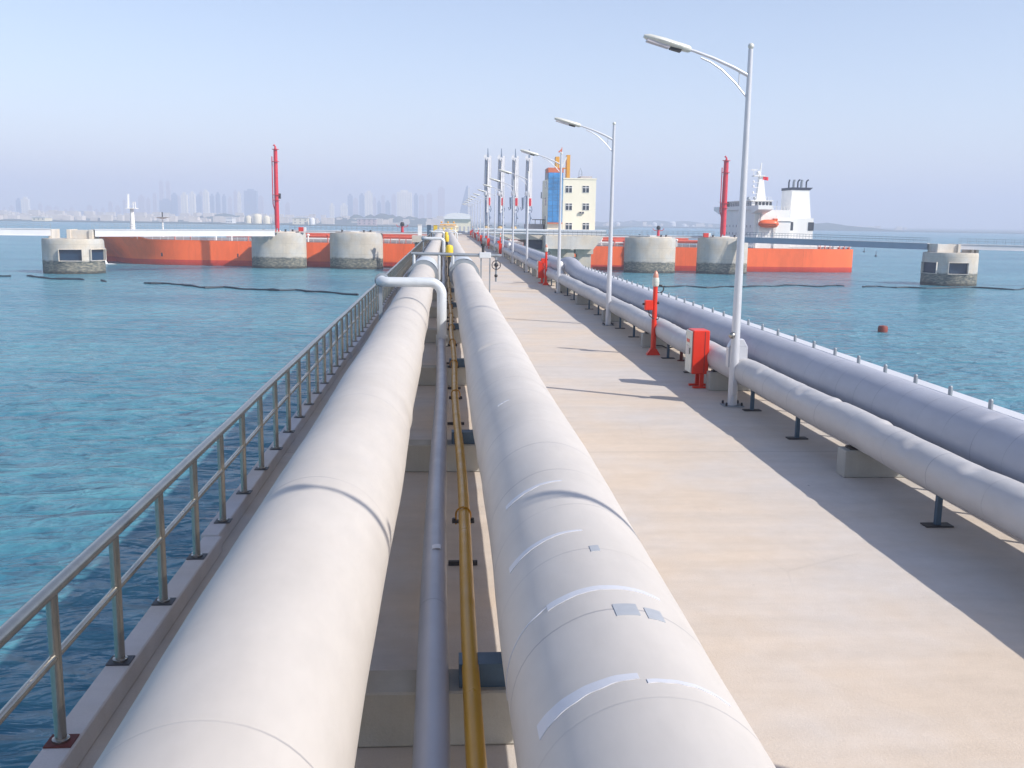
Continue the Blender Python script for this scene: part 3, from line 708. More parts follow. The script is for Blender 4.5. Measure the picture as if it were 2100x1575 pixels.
for t, zt in ((d2, .1), (d3, .2), (d4, .1), (d5, .3)):
    MB().lathe([(5.6, zt-WZ), (5.6, zt+.25-WZ)], n=40, sy=.6).build('deck_cap', 'platform_con', t)
    for x, y in ((-3.4, -2.6), (2.2, -2.9), (3.8, -1.6)):
        MB().lathe([(.3, zt+.25-WZ), (.22, zt+.4-WZ), (.22, zt+.65-WZ), (.34, zt+.8-WZ)], (x, y, 0), 14).build('bollard', 'dark', t)
    MB().box(-1.2, .9, -3.0, -2.2, zt+.25-WZ, zt+.55-WZ).build('mooring_hook', 'white', t, bevel=.03)
    MB().box(-5.0, 5.0, 3.4, 4.9, 3.0, zt-.3-WZ).build('fender', 'dark', t)
for p, s, lab in (((-36.5, 256.5), 1, 'small red and white equipment box on the dolphin beside the left red mast'), ((68, 252.6), 1, 'small red and white equipment box on the dolphin left of the right red mast')):
    t = thing('equipment_box', (p[0], p[1], .4), lab, 'equipment box')
    MB().box(-.9, .4, -.4, .4, 0, 1.1).build('case', 'red', t, bevel=.04); MB().box(.4, 1.0, -.4, .4, 0, 1.1).build('panel', 'white', t, bevel=.04)

# red fire monitor masts
def mast(x, y, z0, z1, r, lab):
    t = thing('fire_monitor_mast', (x, y, z0), lab, 'mast', 'red fire monitor masts'); h = z1-z0
    MB().tube([(0, 0, .8), (0, 0, h*.5), (0, 0, h-1.2)], [r, r*.95, r*.85], 20).build('column', 'red_mast', t)
    b = MB()
    for q in range(4): b.bar((.9*r*math.cos(q*1.57+.78), .9*r*math.sin(q*1.57+.78), 0), (.7*r*math.cos(q*1.57+.78), .7*r*math.sin(q*1.57+.78), .9), .22)
    b.build('base_frame', 'red_mast', t)
    MB().tube([(-r-.32, -.1, h-3), (-r-.32, -.1, h*.32), (-r+.1, -.1, h*.25), (-r+.1, -.1, 1)], .13, 8).build('riser_pipe', 'red_mast', t)
    MB().tube([(0, 0, h-1.2), (0, 0, h-.6), (-.3, 0, h-.15), (-.55, 0, h-.35)], [.35, .22, .2, .13], 10).build('monitor', 'red_mast', t)
    for zz in (h-1.3, h-4.3, h*.42, h*.36): MB().lathe([(r+.3, zz), (r+.3, zz+.12)], n=16).build('ring', 'red_mast', t)
    MB().box(r, r+.5, -.3, .3, h*.38, h*.44).build('control_box', 'dark', t)
mast(-42.3, 253.5, .35, 21.9, .56, 'tall red fire monitor mast on the left dolphin, in front of the skyline')
mast(72.2, 252.5, .4, 21.2, .72, 'tall red fire monitor mast on the right dolphin, left of the ship bridge')
def monitor(x, y, z, lab):
    t = thing('fire_monitor', (x, y, z), lab, 'fire monitor')
    MB().lathe([(.4, 0), (.32, 1.2), (.25, 1.6)], n=14).build('stand', 'red_mast', t)
    MB().lathe([(.5, 1.6), (.55, 2.2), (.3, 2.6)], n=14).build('nozzle', 'dark', t)
    for s in (-1, 1): MB().tube([(0, 0, 1.3), (s*1.1, 0, 1.4), (s*1.5, 0, 1.9)], .09, 6).build('arm', 'red_mast', t)
p = P(825, 470, 252); monitor(p.x, 252, .6, 'small red monitor with raised arms on the walkway left of the jetty end')
p = P(1350, 478, 254); monitor(p.x, 254, .6, 'small red monitor on the walkway above the dolphin right of the cream building')

# ------------------------------------------------------------------ walkways
def walkway(a, b, depth, lab, m='girder_white', wdt=1.8, nr=24, rail=1.15):
    a = Vector(a); b = Vector(b); mid = (a+b)/2; d = b-a; L = math.hypot(d.x, d.y)
    t = thing('walkway', (a.x, a.y, a.z), lab, 'walkway', None, math.atan2(d.y, d.x)); dz = d.z
    MB().add([(0, -wdt/2, 0), (L, -wdt/2, dz), (L, wdt/2, dz), (0, wdt/2, 0), (0, -wdt/2, -.14), (L, -wdt/2, dz-.14), (L, wdt/2, dz-.14), (0, wdt/2, -.14)],
             [(0, 1, 2, 3), (7, 6, 5, 4), (0, 4, 5, 1), (1, 5, 6, 2), (2, 6, 7, 3), (3, 7, 4, 0)]).build('deck_plate', 'girder_white', t)
    if depth:
        for s in (-1, 1):
            MB().bar((.1, s*(wdt/2-.2), -.144-depth/2), (L-.1, s*(wdt/2-.2), dz-.144-depth/2), .12, depth).bar((.1, s*(wdt/2-.16), -.144-depth), (L-.1, s*(wdt/2-.16), dz-.144-depth), .34, .07).build('girder', m, t)
    for s in (-1, 1): railrow((0, s*wdt/2, 0), (L, s*wdt/2, dz), rail, nr, t, 'handrail', 'galv')
    return t
walkway((-78.2, 226, .72), (-43.2, 253.3, .82), 1.45, 'deep white walkway bridge from the far left dolphin to the dolphin with the red mast', nr=26, m='girder_white')
walkway((-132, 206, .95), (-87, 225, .7), 1.35, 'white walkway bridge leaving the photo at the far left', nr=28)
walkway((-40, 259.3, .75), (-3, 259, .75), .35, 'low walkway from the left dolphins to the end of the jetty', nr=28)
walkway((30.5, 257, .75), (52, 258, .65), .35, 'low walkway from the cream building platform to the next dolphin', nr=14)
walkway((52, 258, .65), (71, 256.5, .75), .35, 'low walkway between the two right breasting dolphins', nr=14)
walkway((76, 249.5, .75), (110.4, 218.3, .28), 1.3, 'deep shade-tinted blue grey walkway bridge from the right red mast to the far right dolphin', m='girder_shaded', nr=30)
walkway((116, 215, .28), (160, 205, -.1), 1.05, 'walkway bridge leaving the photo at the far right', nr=24)
pt = thing('pipe_bundle', (0, 0, 0), 'grey pipes lying across the loading platform in front of the cream building', 'pipes')
for z, r, y in ((2.1, .33, 188.3), (1.55, .2, 187.6)): MB().tube([(6, y+5, z), (31, y+.2, z)], r, 14).build('pipe', 'pipe_white', pt)
MB().tube([(31, 188.5, 1.55), (44, 210, 1.1), (52, 250, .9)], .16, 10).build('pipe', 'galv', pt)

# ------------------------------------------------------------------ loading platform
pf = thing('loading_platform', (0, 0, 0), 'raised concrete loading platform on piers under the loading arms and cream building', 'platform')
PY = 188.0
MB().prism([(19.2, 1.25), (30.4, 1.25), (28.4, -1.25), (19.2, -1.25)], PY-1, 260).build('deck', 'platform_con', pf)
MB().box(8.99, 19.19, PY+4, 260, .35, 1.25).build('deck', 'platform_con', pf)
for x, y in ((21.3, 190.5), (27, 190.5), (21.3, 215), (27, 215), (21.3, 243), (27, 243), (12, 243), (12, 215)):
    MB().box(x-1.7, x+1.7, y-1.5, y+1.5, -2.2, -1.254 if x > 20 else .346).box(x-1.35, x+1.35, y-1.1, y+1.1, -12, -2.2).build('pier', 'caisson', pf)
MB().box(22.66, 25.64, 189.8, 191.2, -4.4, -2.9).build('cross_beam', 'platform_con', pf)
MB().box(22.66, 25.64, 189.8, 191.2, -7.4, -6.2).build('cross_beam', 'caisson', pf)
MB().box(16.5, 19.1, 193, 196, -1.6, .346).build('void_shade', 'shade_navy', pf)  # dark box stands in for the deep shade under the platform deck
b = MB()
railrow((19.8, PY-.8, 1.25), (30.8, PY-.8, 1.25), 1.0, 12, pf)
railrow((8.9, PY+4.2, 1.25), (19.7, PY+4.2, 1.25), 1.0, 12, pf)
dk = thing('gangway_pipes', (0, 0, 0), 'low pipes and handrails across the road end of the jetty', 'pipes')
MB().tube([(-2.5, 247, .9), (10, 247, .9)], .3, 12).tube([(-2.5, 246, .5), (10, 246, .5)], .2, 12).build('pipe', 'pipe_white', dk)

# cream building
def building():
    Y = 192.; X0 = P(1122, 470, Y).x; X1 = P(1220, 470, Y).x; XG = P(1154, 430, Y).x
    t = thing('control_building', (X0, Y, 1.25), 'three storey cream control building with blue glass corner and red cap', 'building')
    zt = P(1190, 368, Y).z-1.25; W = X1-X0; g = XG-X0; D = 11.
    zg0 = P(1138, 456, Y).z-1.25; zg1 = P(1138, 354, Y).z-1.25; zc = P(1138, 344, Y).z-1.25
    MB().box(g, W, 0, D, 0, zt).build('wall', 'cream_wall', t, bevel=.02)
    MB().box(0, g-.003, .05, D, 0, zt-.02).build('stair_tower', 'cream_wall', t)
    MB().box(-.02, g-.006, .3, D*.55, zt-.02, zc-.05).build('tower_top', 'grey_wall', t)
    MB().box(-.04, g, -.18, 4, zg1, zc).build('cap', 'cladding_red', t, bevel=.02)
    MB().box(.05, g-.12, -.15, .049, zg0, zg1).build('glass_wall', M['curtain'], t)
    f = MB()
    for k in range(1, 9): z = zg0+(zg1-zg0)*k/9; f.box(.04, g-.11, -.17, -.151, z-.015, z+.015)
    for k in range(1, 3): x = .05+(g-.17)*k/3; f.box(x-.015, x+.015, -.175, -.152, zg0, zg1)
    f.build('mullions', 'blue_steel', t)
    MB().box(.0, g-.05, -.5, .048, zg0-.25, zg0-.05).build('canopy', 'cladding_red', t)
    MB().box(g-.05, W+.1, -.08, D+.08, zt, zt+.25).build('parapet', 'cream_wall', t)
    MB().box(W*.72, W-.4, 3, 8, zt+.25, zt+.75).build('roof_room', 'grey_wall', t)
    for (py, dark) in ((388, 0), (424, 0), (464, 0)):
        for px in (1166.5, 1201.5):
            c = P(px, py, Y)-Vector((X0, Y, 1.25)); w2, h2 = .6, .62
            wn = MB().box(c.x-w2-.06, c.x+w2+.06, -.06, .04, c.z-h2-.06, c.z+h2+.06).build('window', 'white', t)
            for (a0, a1, b0, b1) in ((-w2, -.07, -h2, .22), (.07, w2, -h2, .22), (-w2, -.07, .36, h2), (.07, w2, .36, h2)):
                MB().box(c.x+a0, c.x+a1, -.075, -.055, c.z+b0, c.z+b1).build('pane', 'glass_dark', wn)
    for z0 in (2.2, 5.8, 9.):
        MB().box(-.03, .02, 3, 4.6, z0, z0+1.5).build('side_window', 'glass_dark', t)
    for i in range(2):
        c = P(1190+5.5*i, 436, Y)-Vector((X0, Y, 1.25))
        a = thing('air_conditioner', (X0+c.x, Y-.02, 1.25+c.z), ['left', 'right'][i]+' one of two small air conditioner units on the cream wall', 'air conditioner', 'air conditioner units on the cream wall')
        MB().box(-.2, .2, -.32, -.02, -.25, .2).build('case', 'grey_wall', a, bevel=.03); MB().tube([(0, -.33, 0), (0, -.34, 0)], .14, 12).build('fan', 'dark', a)
    an = thing('antenna', (X0+P(1196, 360, Y).x-X0, Y+4, 1.25+zt), 'thin arched antenna mast on the roof of the cream building', 'antenna')
    MB().tube([(-.35, 0, 0), (-.28, 0, 1.6), (0, 0, 2.4), (.28, 0, 1.6), (.35, 0, 0)], .05, 6).bar((-.3, 0, 1.2), (.3, 0, 1.2), .05).build('frame', 'galv', an)
    bc = thing('balcony', (X0-.9, Y+3, 1.25+P(1108, 405, Y).z-1.25), 'small steel balcony on the shaded left wall of the cream building', 'balcony')
    MB().box(0, .9, 0, 1.8, -.06, .02).build('floor', 'galv', bc); railrow((.02, 0, 0), (.02, 1.8, 0), 1.1, 4, bc)
    an2 = thing('annex', (X0-3.8, Y+4, 1.25), 'low grey annex left of the cream building', 'building')
    MB().box(0, 3.4, 0, 5, 0, 2.1).build('wall', 'grey_wall', an2); MB().box(1.6, 3.6, -.3, 5.2, 2.9, 3.05).build('roof', 'dark', an2)
    MB().bar((1.8, 0, 2.1), (1.8, 0, 2.9), .1).bar((3.3, 4.9, 2.1), (3.3, 4.9, 2.9), .1).bar((3.3, 0, 2.1), (3.3, 0, 2.9), .1).build('roof_post', 'dark', an2)
mc = mat('curtain', (.045, .25, .58), .1, .2, .45, .45, spec=.8, stretch=(.6, 1, 1.6))
building()
gc = thing('gangway_tower', (25.2, 214, 1.25), 'yellow gangway tower top rising behind the roof of the cream building', 'gangway tower')
zt = P(1150, 322, 214).z-1.25
b = MB()
for x in (-1.3, 1.3):
    for y in (-1, 1): b.bar((x, y, 0), (x, y, zt), .32)
for z in range(2, int(zt), 3): b.bar((-1.3, -1, z), (1.3, -1, z), .18).bar((-1.3, 1, z), (1.3, 1, z), .18)
b.build('tower_frame', 'crane_yellow', gc); MB().box(-1.5, -.7, -1.2, 1.2, zt-4, zt).box(.9, 1.6, -1.2, 1.2, zt-6, zt+.4).build('side_panel', 'crane_yellow', gc)
MB().bar((-.6, -1, zt-3), (1, -1, zt+.2), .3).build('boom', 'white', gc)
MB().bar((-.3, 0, zt), (-.1, 0, zt+2), .16).bar((-.1, 0, zt+1.6), (-.8, 0, zt+1.0), .3, .3).build('signal_mast', 'cladding_red', gc)

# loading arms
def loading_arm():
    t = thing('loading_crane', (0, 0, 1.25), '', 'loading arm', 'loading arms in a row on the platform')
    MB().lathe([(.75, 0), (.7, 1.1), (.45, 1.4)], n=18).build('pedestal', 'arm_base', t)
    MB().tube([(-.25, 0, 1.2), (-.25, 0, 9.6)], .34, 16).build('riser', 'arm_blue', t)
    MB().tube([(-.35, -.2, 9.4), (-.3, -.2, 18)], [.26, .22], 12).build('inboard_arm', 'arm_grey', t)
    MB().tube([(.05, -.5, 4.6), (.1, -.5, 17.6)], .24, 12).build('outboard_arm', 'arm_white', t)
    MB().box(.38, .86, -.3, .2, 6.0, 18.1).build('mast_beam', 'arm_white', t, bevel=.04)
    s = MB().tube([(-.3, -.35, 17.7), (-.3, -.55, 17.7)], .62, 24).tube([(0, -.6, 17.3), (0, -.7, 17.3)], .42, 20).build('sheave', 'arm_white', t)
    MB().add([(-.12, -.6, 17), (.35, -.6, 16.6), (.12, -.6, 19.8), (-.02, -.6, 19.8), (-.12, -.35, 17), (.35, -.35, 16.6), (.12, -.35, 19.8), (-.02, -.35, 19.8)], [(0, 1, 2, 3), (7, 6, 5, 4), (0, 4, 5, 1), (1, 5, 6, 2), (2, 6, 7, 3), (3, 7, 4, 0)]).build('top_spike', 'arm_blue', t)
    MB().lathe([(.5, 8.6), (.62, 8.9), (.62, 9.5), (.45, 9.8)], (-.25, -.1, 0), 18).build('swivel', 'arm_white', t)
    MB().box(.15, .75, -.75, -.3, 6.3, 8.1).build('counterweight', 'red_mast', t, bevel=.05)
    b = MB()
    for z0, z1, x in ((1.9, 4.7, .45), (4.7, 6.2, .8)): b.tube([(x, -.6, z0), (x+.2, -.6, (z0+z1)/2), (x, -.6, z1)], .12, 8)
    b.tube([(-.2, -.6, 1.6), (1.1, -.6, 1.5)], .1, 8).sph((.75, -.65, 3.4), .28, 8).sph((.5, -.65, 5.3), .22, 8).sph((1.1, -.6, 1.5), .2, 8).build('triple_swivel', 'arm_blue', t)
    MB().tube([(-.6, -.3, 9.2), (-.75, -.3, 12), (-.55, -.3, 17.6)], .045, 6).tube([(.25, -.75, 8.4), (-.1, -.75, 11), (.1, -.75, 17.3)], .05, 6).build('cable', 'dark', t)
    b = MB()
    for q in range(26): b.bar((.95, -.3, 6.2+q*.45), (.95, .05, 6.2+q*.45), .04)
    b.bar((.95, -.3, 6), (.95, -.3, 18), .05).bar((.95, .05, 6), (.95, .05, 18), .05).build('ladder', 'girder_white', t)
    return t
la = loading_arm(); AY = 241.
for i, px in enumerate((999, 1026.5, 1055, 1083)):
    x = P(px, 400, AY).x; lab = 'tall folded white and blue loading arm, '+['leftmost of the four', 'second from left of the four', 'third from left of the four', 'rightmost of the four, next to the cream building'][i]
    if i == 0: la.location = (x, AY, 1.25); la['label'] = lab
    else: dup(la, (x, AY, 1.25), lab)
for i, px in enumerate((1048, 1073)):
    x = P(px, 415, AY-3).x; t = thing('hydraulic_unit', (x, AY-3, 1.25), 'dark blue coupler hanging left of the '+['third', 'rightmost'][i]+' loading arm', 'coupler', 'dark couplers beside the loading arms')
    MB().tube([(0, 0, 5.6), (0, 0, 8.2)], [.3, .42], 12).tube([(.1, 0, 8.2), (.5, 0, 8.6), (1.2, 0, 8.5)], .1, 8).tube([(0, 0, 5.6), (-.4, 0, 5.2), (-.6, 0, 5.9)], .12, 8).build('coupler', 'arm_blue', t)
    MB().bar((.9, 0, 0), (.9, 0, 8.5), .12).build('stand', 'arm_blue', t)

# manifold at the jetty end
mf = thing('manifold', (0, 244, 0), 'yellow and cream valve manifold at the far end of the left pipelines', 'manifold')
for i in range(5): MB().tube([(-1.2+i*.95, 0, 0), (-1.2+i*.95, 0, 1.6), (-1.2+i*.95, 1, 2.1)], .24, 10).build('riser', 'valve_yellow' if i % 2 else 'tank_cream', mf)
MB().tube([(-1.6, .5, 2.2), (3.2, .5, 2.2)], .35, 12).tube([(-1.6, .2, 1.2), (3.2, .2, 1.2)], .25, 12).build('header', 'tank_cream', mf)
MB().tube([(-1.2, 0, 2.7), (2.8, 0, 2.7)], .12, 8).sph((-.8, 0, 3.3), .25, 6).sph((.8, 0, 3.3), .25, 6).sph((2.2, 0, 3.3), .25, 6).build('valve_row', 'crane_yellow', mf)
for dx, m_, nm, lab in ((-3.9, 'blue_steel', 'shelter', 'small dark blue shelter left of the yellow manifold'), (-2.3, 'valve_yellow', 'control_cabinet', 'small yellow green cabinet left of the yellow manifold'), (-6.2, 'white', 'shelter', 'small white booth left of the dark blue shelter')):
    t = thing(nm, (dx, 247, 0), lab, 'booth'); MB().box(-.5, .5, -.5, .5, 0, 2.6).build('body', m_, t, bevel=.04); MB().box(-.6, .6, -.6, .6, 2.6, 2.75).build('roof', 'girder_white', t)
ls = thing('landing_stage', (-8, 248, 0), 'concrete landing stage at the left side of the jetty end', 'platform'); MB().box(0, 5.1, -6, 3, -1.6, -.02).build('deck', 'platform_con', ls); MB().box(.6, 2.6, -4, 2, -12, -1.604).build('pier', 'caisson', ls)

# ------------------------------------------------------------------ ship
def hull_material():
    m = bpy.data.materials.new('hull'); m.use_nodes = True; n = m.node_tree; L = n.links; N = n.nodes.new
    b = n.nodes['Principled BSDF']; b.inputs['Roughness'].default_value = .5
    tc = N('ShaderNodeTexCoord'); sx = N('ShaderNodeSeparateXYZ'); L.new(tc.outputs['Object'], sx.inputs[0])
    mr = N('ShaderNodeMapRange'); L.new(sx.outputs['Z'], mr.inputs['Value']); mr.inputs['From Min'].default_value = 1.35; mr.inputs['From Max'].default_value = 1.45
    nz = N('ShaderNodeTexNoise'); nz.inputs['Scale'].default_value = .25; nz.inputs['Detail'].default_value = 8; nz.inputs['Roughness'].default_value = .7
    mp = N('ShaderNodeMapping'); mp.inputs['Scale'].default_value = (1, 1, .25); L.new(tc.outputs['Object'], mp.inputs[0]); L.new(mp.outputs[0], nz.inputs['Vector'])
    mx = N('ShaderNodeMix'); mx.data_type = 'RGBA'; mx.inputs['A'].default_value = (.66, .055, .02, 1); mx.inputs['B'].default_value = (.97, .16, .03, 1); L.new(mr.outputs[0], mx.inputs['Factor'])
    pp = N('ShaderNodeMath'); pp.operation = 'PINGPONG'; pp.inputs[1].default_value = 5.5; L.new(sx.outputs['X'], pp.inputs[0])
    pr = N('ShaderNodeMapRange'); pr.inputs['From Max'].default_value = .12; pr.inputs['To Min'].default_value = .9; L.new(pp.outputs[0], pr.inputs['Value'])
    r2 = N('ShaderNodeMapRange'); L.new(nz.outputs['Fac'], r2.inputs['Value']); r2.inputs['To Min'].default_value = .82; r2.inputs['To Max'].default_value = 1.16; r2.inputs['From Min'].default_value = .3; r2.inputs['From Max'].default_value = .7
    vm = N('ShaderNodeVectorMath'); vm.operation = 'SCALE'; L.new(mx.outputs['Result'], vm.inputs[0]); pm = N('ShaderNodeMath'); pm.operation = 'MULTIPLY'; L.new(r2.outputs[0], pm.inputs[0]); L.new(pr.outputs[0], pm.inputs[1]); L.new(pm.outputs[0], vm.inputs['Scale']); L.new(vm.outputs[0], b.inputs['Base Color'])
    M['hull'] = m
hull_material()
def ship():
    XB, XS, CY, HB = -99., 114., 284., 18.0
    t = thing('tanker_ship', (0, CY, WZ), 'long orange oil tanker with white superstructure moored behind the jetty', 'ship')
    st = []
    N_ = 60
    for i in range(N_+1):
        k = i/N_; x = XB+(XS-XB)*k
        u = (x-XB)/24.
        full = 1 if u > 1 else math.sqrt(max(0, 1-(1-u)**2))**.9
        fulw = 0 if x < XB+6 else (1 if (x-XB-6)/30 > 1 else math.sqrt(max(0, 1-(1-(x-XB-6)/30)**2)))
        aft = 1 if x < XS-14 else 1-.12*((x-XS+14)/14)**2
        deck = 6.75-.35*min(1, k*3)+(.75 if x < XB+18 else 0)+.25*max(0, 1-u)
        st.append((x, max(full, .02)*HB*aft, max(fulw, .015)*HB*aft, deck))
    v = []; f = []; np_ = 14
    for x, bd, bw, dk_ in st:
        rake = -max(0, 1-(x-XB)/14)
        ring = []
        zz = [(-2.5, .85), (-.8, .97), (0, 1), (1.4, 1), (3.4, 1), (dk_, 1)]
        for z, s in zz:
            kk = max(0, z)/dk_; hb = (bw*(1-kk**1.6)+bd*kk**1.6)*s
            xx = x+(4.5*(1-kk))*max(0, 1-(x-XB)/18)
            ring.append((xx, -hb, z))
        ring2 = [(a, -b_, c) for a, b_, c in ring[::-1]]
        v += ring+ring2
    n = 12
    for i in range(N_):
        for k in range(n-1): f.append((i*n+k, (i+1)*n+k, (i+1)*n+k+1, i*n+k+1))
        f.append((i*n+n-1, (i+1)*n+n-1, (i+1)*n, i*n))
    f.append(tuple(range(n))); f.append(tuple(N_*n+k for k in range(n))[::-1])
    MB().add(v, f).build('hull', 'hull', t, ang=40)
    def near_y(x):
        for a in st:
            if a[0] >= x: return -a[1]
        return -HB
    def dz(x):
        for a in st:
            if a[0] >= x: return a[3]
        return 6.4
    dv = []; df = []
    for x, bd, bw, dk_ in st: dv += [(x, -bd*.985, dk_+.02), (x, bd*.985, dk_+.02)]
    for i in range(N_): df.append((i*2, i*2+2, i*2+3, i*2+1))
    MB().add(dv, df).build('main_deck', 'ship_deck', t)
    # deck rail, bulwark fittings
    q = MB(); x = XB+16
    while x < XS-2:
        y = near_y(x)+.35; z = dz(x); q.bar((x, y, z), (x, y, z+1.1), .07); x += 2.0
    for zz in (.45, .8, 1.1): q.bar((XB+16, -HB+1.2, 6.6+zz), (XB+28, -HB+.4, 6.5+zz), .06); q.bar((XB+28, -HB+.35, 6.4+zz), (XS-14, -HB+.35, 6.4+zz), .06)
    q.build('deck_rail', 'white', t, smooth=False)
    # deck pipes and gear, orange and white
    for nm, m_, lst in (('deck_pipes', 'deck_red', ((-60, 78, -9, 7.9, .35), (-60, 78, -7.6, 7.5, .3), (-50, 70, -4, 8.3, .45))),
                        ('deck_pipes', 'ship_white', ((-55, 75, -6, 8.9, .22), (-40, 60, -11, 7.3, .22)))):
        b = MB()
        for x0, x1, y, z, r in lst: b.tube([(x0, y, z), (x1, y, z)], r, 8)
        b.build(nm, m_, t)
    for i in range(30):
        x = -72+i*5.05+rnd.uniform(-1, 1)
        if x > 76: break
        kind = rnd.choice(('tank_hatch', 'vent', 'manifold_frame', 'winch', 'vent'))
        y = rnd.uniform(-15.5, -10); z = dz(x)
        if kind == 'tank_hatch': MB().lathe([(.9, z), (.9, z+.9), (.5, z+1.1)], (x, y, 0), 12).build(kind, 'deck_red', t)
        elif kind == 'vent': MB().lathe([(.22, z), (.22, z+1.6), (.42, z+1.7), (.42, z+2.0), (.1, z+2.2)], (x, y, 0), 10).build(kind, rnd.choice(('deck_red', 'ship_white')), t)
        elif kind == 'winch': MB().tube([(x-1.2, y, z+.9), (x+1.2, y, z+.9)], .55, 12).box(x-1.5, x-1.2, y-.7, y+.7, z, z+1.5).box(x+1.2, x+1.5, y-.7, y+.7, z, z+1.5).build(kind, 'deck_red', t)
        else:
            b = MB()
            for a in (-1.8, 0, 1.8): b.bar((x+a, y, z), (x+a, y, z+2.1), .22)
            b.bar((x-2, y, z+2.1), (x+2, y, z+2.1), .25).bar((x-2, y, z+1.2), (x+2, y, z+1.2), .15).build(kind, 'deck_red', t)
    # midship crane seen near the platform
    # foremast
    p = P(270, 470, 283); x = p.x; z0 = dz(x); zt = P(268, 428, 283).z-WZ; ztt = P(265, 398, 283).z-WZ
    fm = MB().tube([(x, 0, z0), (x, 0, zt)], [.75, .5], 14).build('foremast', 'ship_white', t)
    MB().box(x-1.4, x+1.5, -1.2, 1.2, zt, zt+.2).bar((x-1.3, -1.1, zt+1.2), (x+1.4, -1.1, zt+1.2), .08).bar((x-.9, 0, zt), (x-.8, 0, ztt), .4).bar((x+.6, -.6, zt+.2), (x+.6, -.6, zt+1.9), .2).bar((x+1.2, -.6, zt+.2), (x+1.2, -.6, zt+1.9), .2).bar((x+.6, -.6, zt+1.8), (x+1.2, -.6, zt+1.8), .2).build('mast_platform', 'ship_white', fm)
    p = P(332, 470, 283); x = p.x
    sm = MB().tube([(x, 0, dz(x)), (x, 0, P(332, 450, 283).z-WZ)], .22, 8).lathe([(.3, 0), (2.0, .45), (2.2, .5)], (x, 0, P(332, 449, 283).z-WZ), 14).build('small_mast', 'ship_white', t)
    MB().tube([(x, 0, P(332, 447, 283).z-WZ), (x, 0, P(332, 435, 283).z-WZ)], .16, 8).build('lamp', 'dark', sm)
    # anchor recess and anchor
    ax = P(213, 516, 272).x
    hy = near_y(ax+1.4); MB().lathe([(1.3, -.4), (1.35, 0), (1.1, .25), (.5, .3)], n=20).build('hawse_pipe', 'hull', t); hp = kids(t)[-1]; hp.rotation_euler = (R_(80), 0, R_(-20)); hp.location = (ax+3.2, near_y(ax+4.2), 4.6)
    MB().bar((ax+.8, near_y(ax+.8)-.5, 4.8), (ax+.9, near_y(ax+.8)-.6, 2.9), .3).tube([(ax-.5, near_y(ax)-.4, 3.9), (ax+.2, near_y(ax)-.6, 3.0), (ax+1.3, near_y(ax+1)-.7, 2.9), (ax+1.9, near_y(ax+2)-.5, 3.8)], .28, 8).build('anchor', 'dark', t)
    for px in (332, 488): x = P(px, 528, 266).x; MB().box(x-.18, x+.18, near_y(x)-.02, near_y(x)+.3, 2.3, 3.2).build('draught_mark', 'dark', t)
    # superstructure
    Y = 268.; yn = Y-CY
    X = lambda px, py=450: P(px, py, Y).x
    Z = lambda py, px=1560: P(px, py, Y).z-WZ
    hx0, hx1 = X(1547), X(1622); hz = Z(430)
    MB().box(hx0, hx1, yn, -yn, 6.3, hz).build('deckhouse', 'ship_white', t)
    bx1 = X(1583); zr = Z(412)
    MB().box(hx0-.6, bx1, yn+1, -yn-1, hz, zr).build('bridge', 'ship_white', t)
    MB().box(hx0-1.2, bx1+.3, yn+.4, -yn-.4, zr, zr+.2).build('bridge_roof', 'ship_white', t)
    zb = Z(425.5)
    for s in (-1, 1): MB().prism([(s*16, hz-1.1), (s*22, hz+.0), (s*22, hz+1.1), (s*16, hz+1.1)], hx0-1, hx0+3.0, 'x').build('bridge_wing', 'ship_white', t)
    for i in range(17):
        y = yn+1.8+i*1.8; MB().box(hx0-.65, hx0-.602, y, y+1.3, hz+1.1, zr-.25).build('window', 'glass_dark', t)
    for i in range(5): x = hx0+.3+i*1.0; MB().box(x, x+.7, yn+.95, yn+.998, hz+1.1, zr-.25).build('window', 'glass_dark', t)
    for lv in range(3):
        for i in range(9): y = yn+3+i*3.3; MB().box(hx0-.05, hx0+.01, y, y+.6, 7.6+lv*2.2, 8.3+lv*2.2).build('porthole', 'grey_wall', t)
    MB().box(hx0-.3, hx0, yn+8, yn+10, 9.5, 10).build('nameboard', 'grey_wall', t)
    # radar mast
    YM = CY-7; mx_ = P(1559, 400, YM).x; z0 = zr+.2; z1 = P(1559, 362, YM).z-WZ; z2 = P(1559, 334, YM).z-WZ
    mm = MB().prism([(mx_-1.2, z0), (mx_+1.6, z0), (mx_+.5, z1), (mx_-.6, z1)], -7.5, -6.2).build('radar_mast', 'ship_white', t)
    MB().box(mx_-2.3, mx_+.9, -8, -5.5, z1, z1+.25).bar((mx_-.3, -7, z1), (mx_-.1, -7, z2), .28).bar((mx_-.9, -7, z1), (mx_-.2, -7, z2-.5), .15).bar((mx_-3.0, -7, z1+1.8), (mx_-1.2, -7, z1+1.8), .35, .3).bar((mx_-2.2, -7, z1), (mx_-2.2, -7, z1+1.8), .15).sph((mx_-1.0, -7.3, z1+.9), .55, 6).build('radar', 'ship_white', mm)
    for zz in (.3, .55, .75): MB().bar((mx_-2.3, -7.3, z0+(z1-z0)*zz), (mx_-.6, -7.3, z0+(z1-z0)*zz), .5, .12).sph((mx_-2.2, -7.3, z0+(z1-z0)*zz+.3), .3, 6).build('lamp_bracket', 'ship_white', mm)
    fl = MB(); v = [(mx_+.4+i*.25, -7.6+.12*math.sin(i*1.1)+dy, z1-.9+zz*.95-.04*i) for dy in (0, .03) for i in range(7) for zz in (0, 1)]
    f = []
    for i in range(6):
        a = i*2; f += [(a, a+1, a+3, a+2), (a+14, a+16, a+17, a+15)]
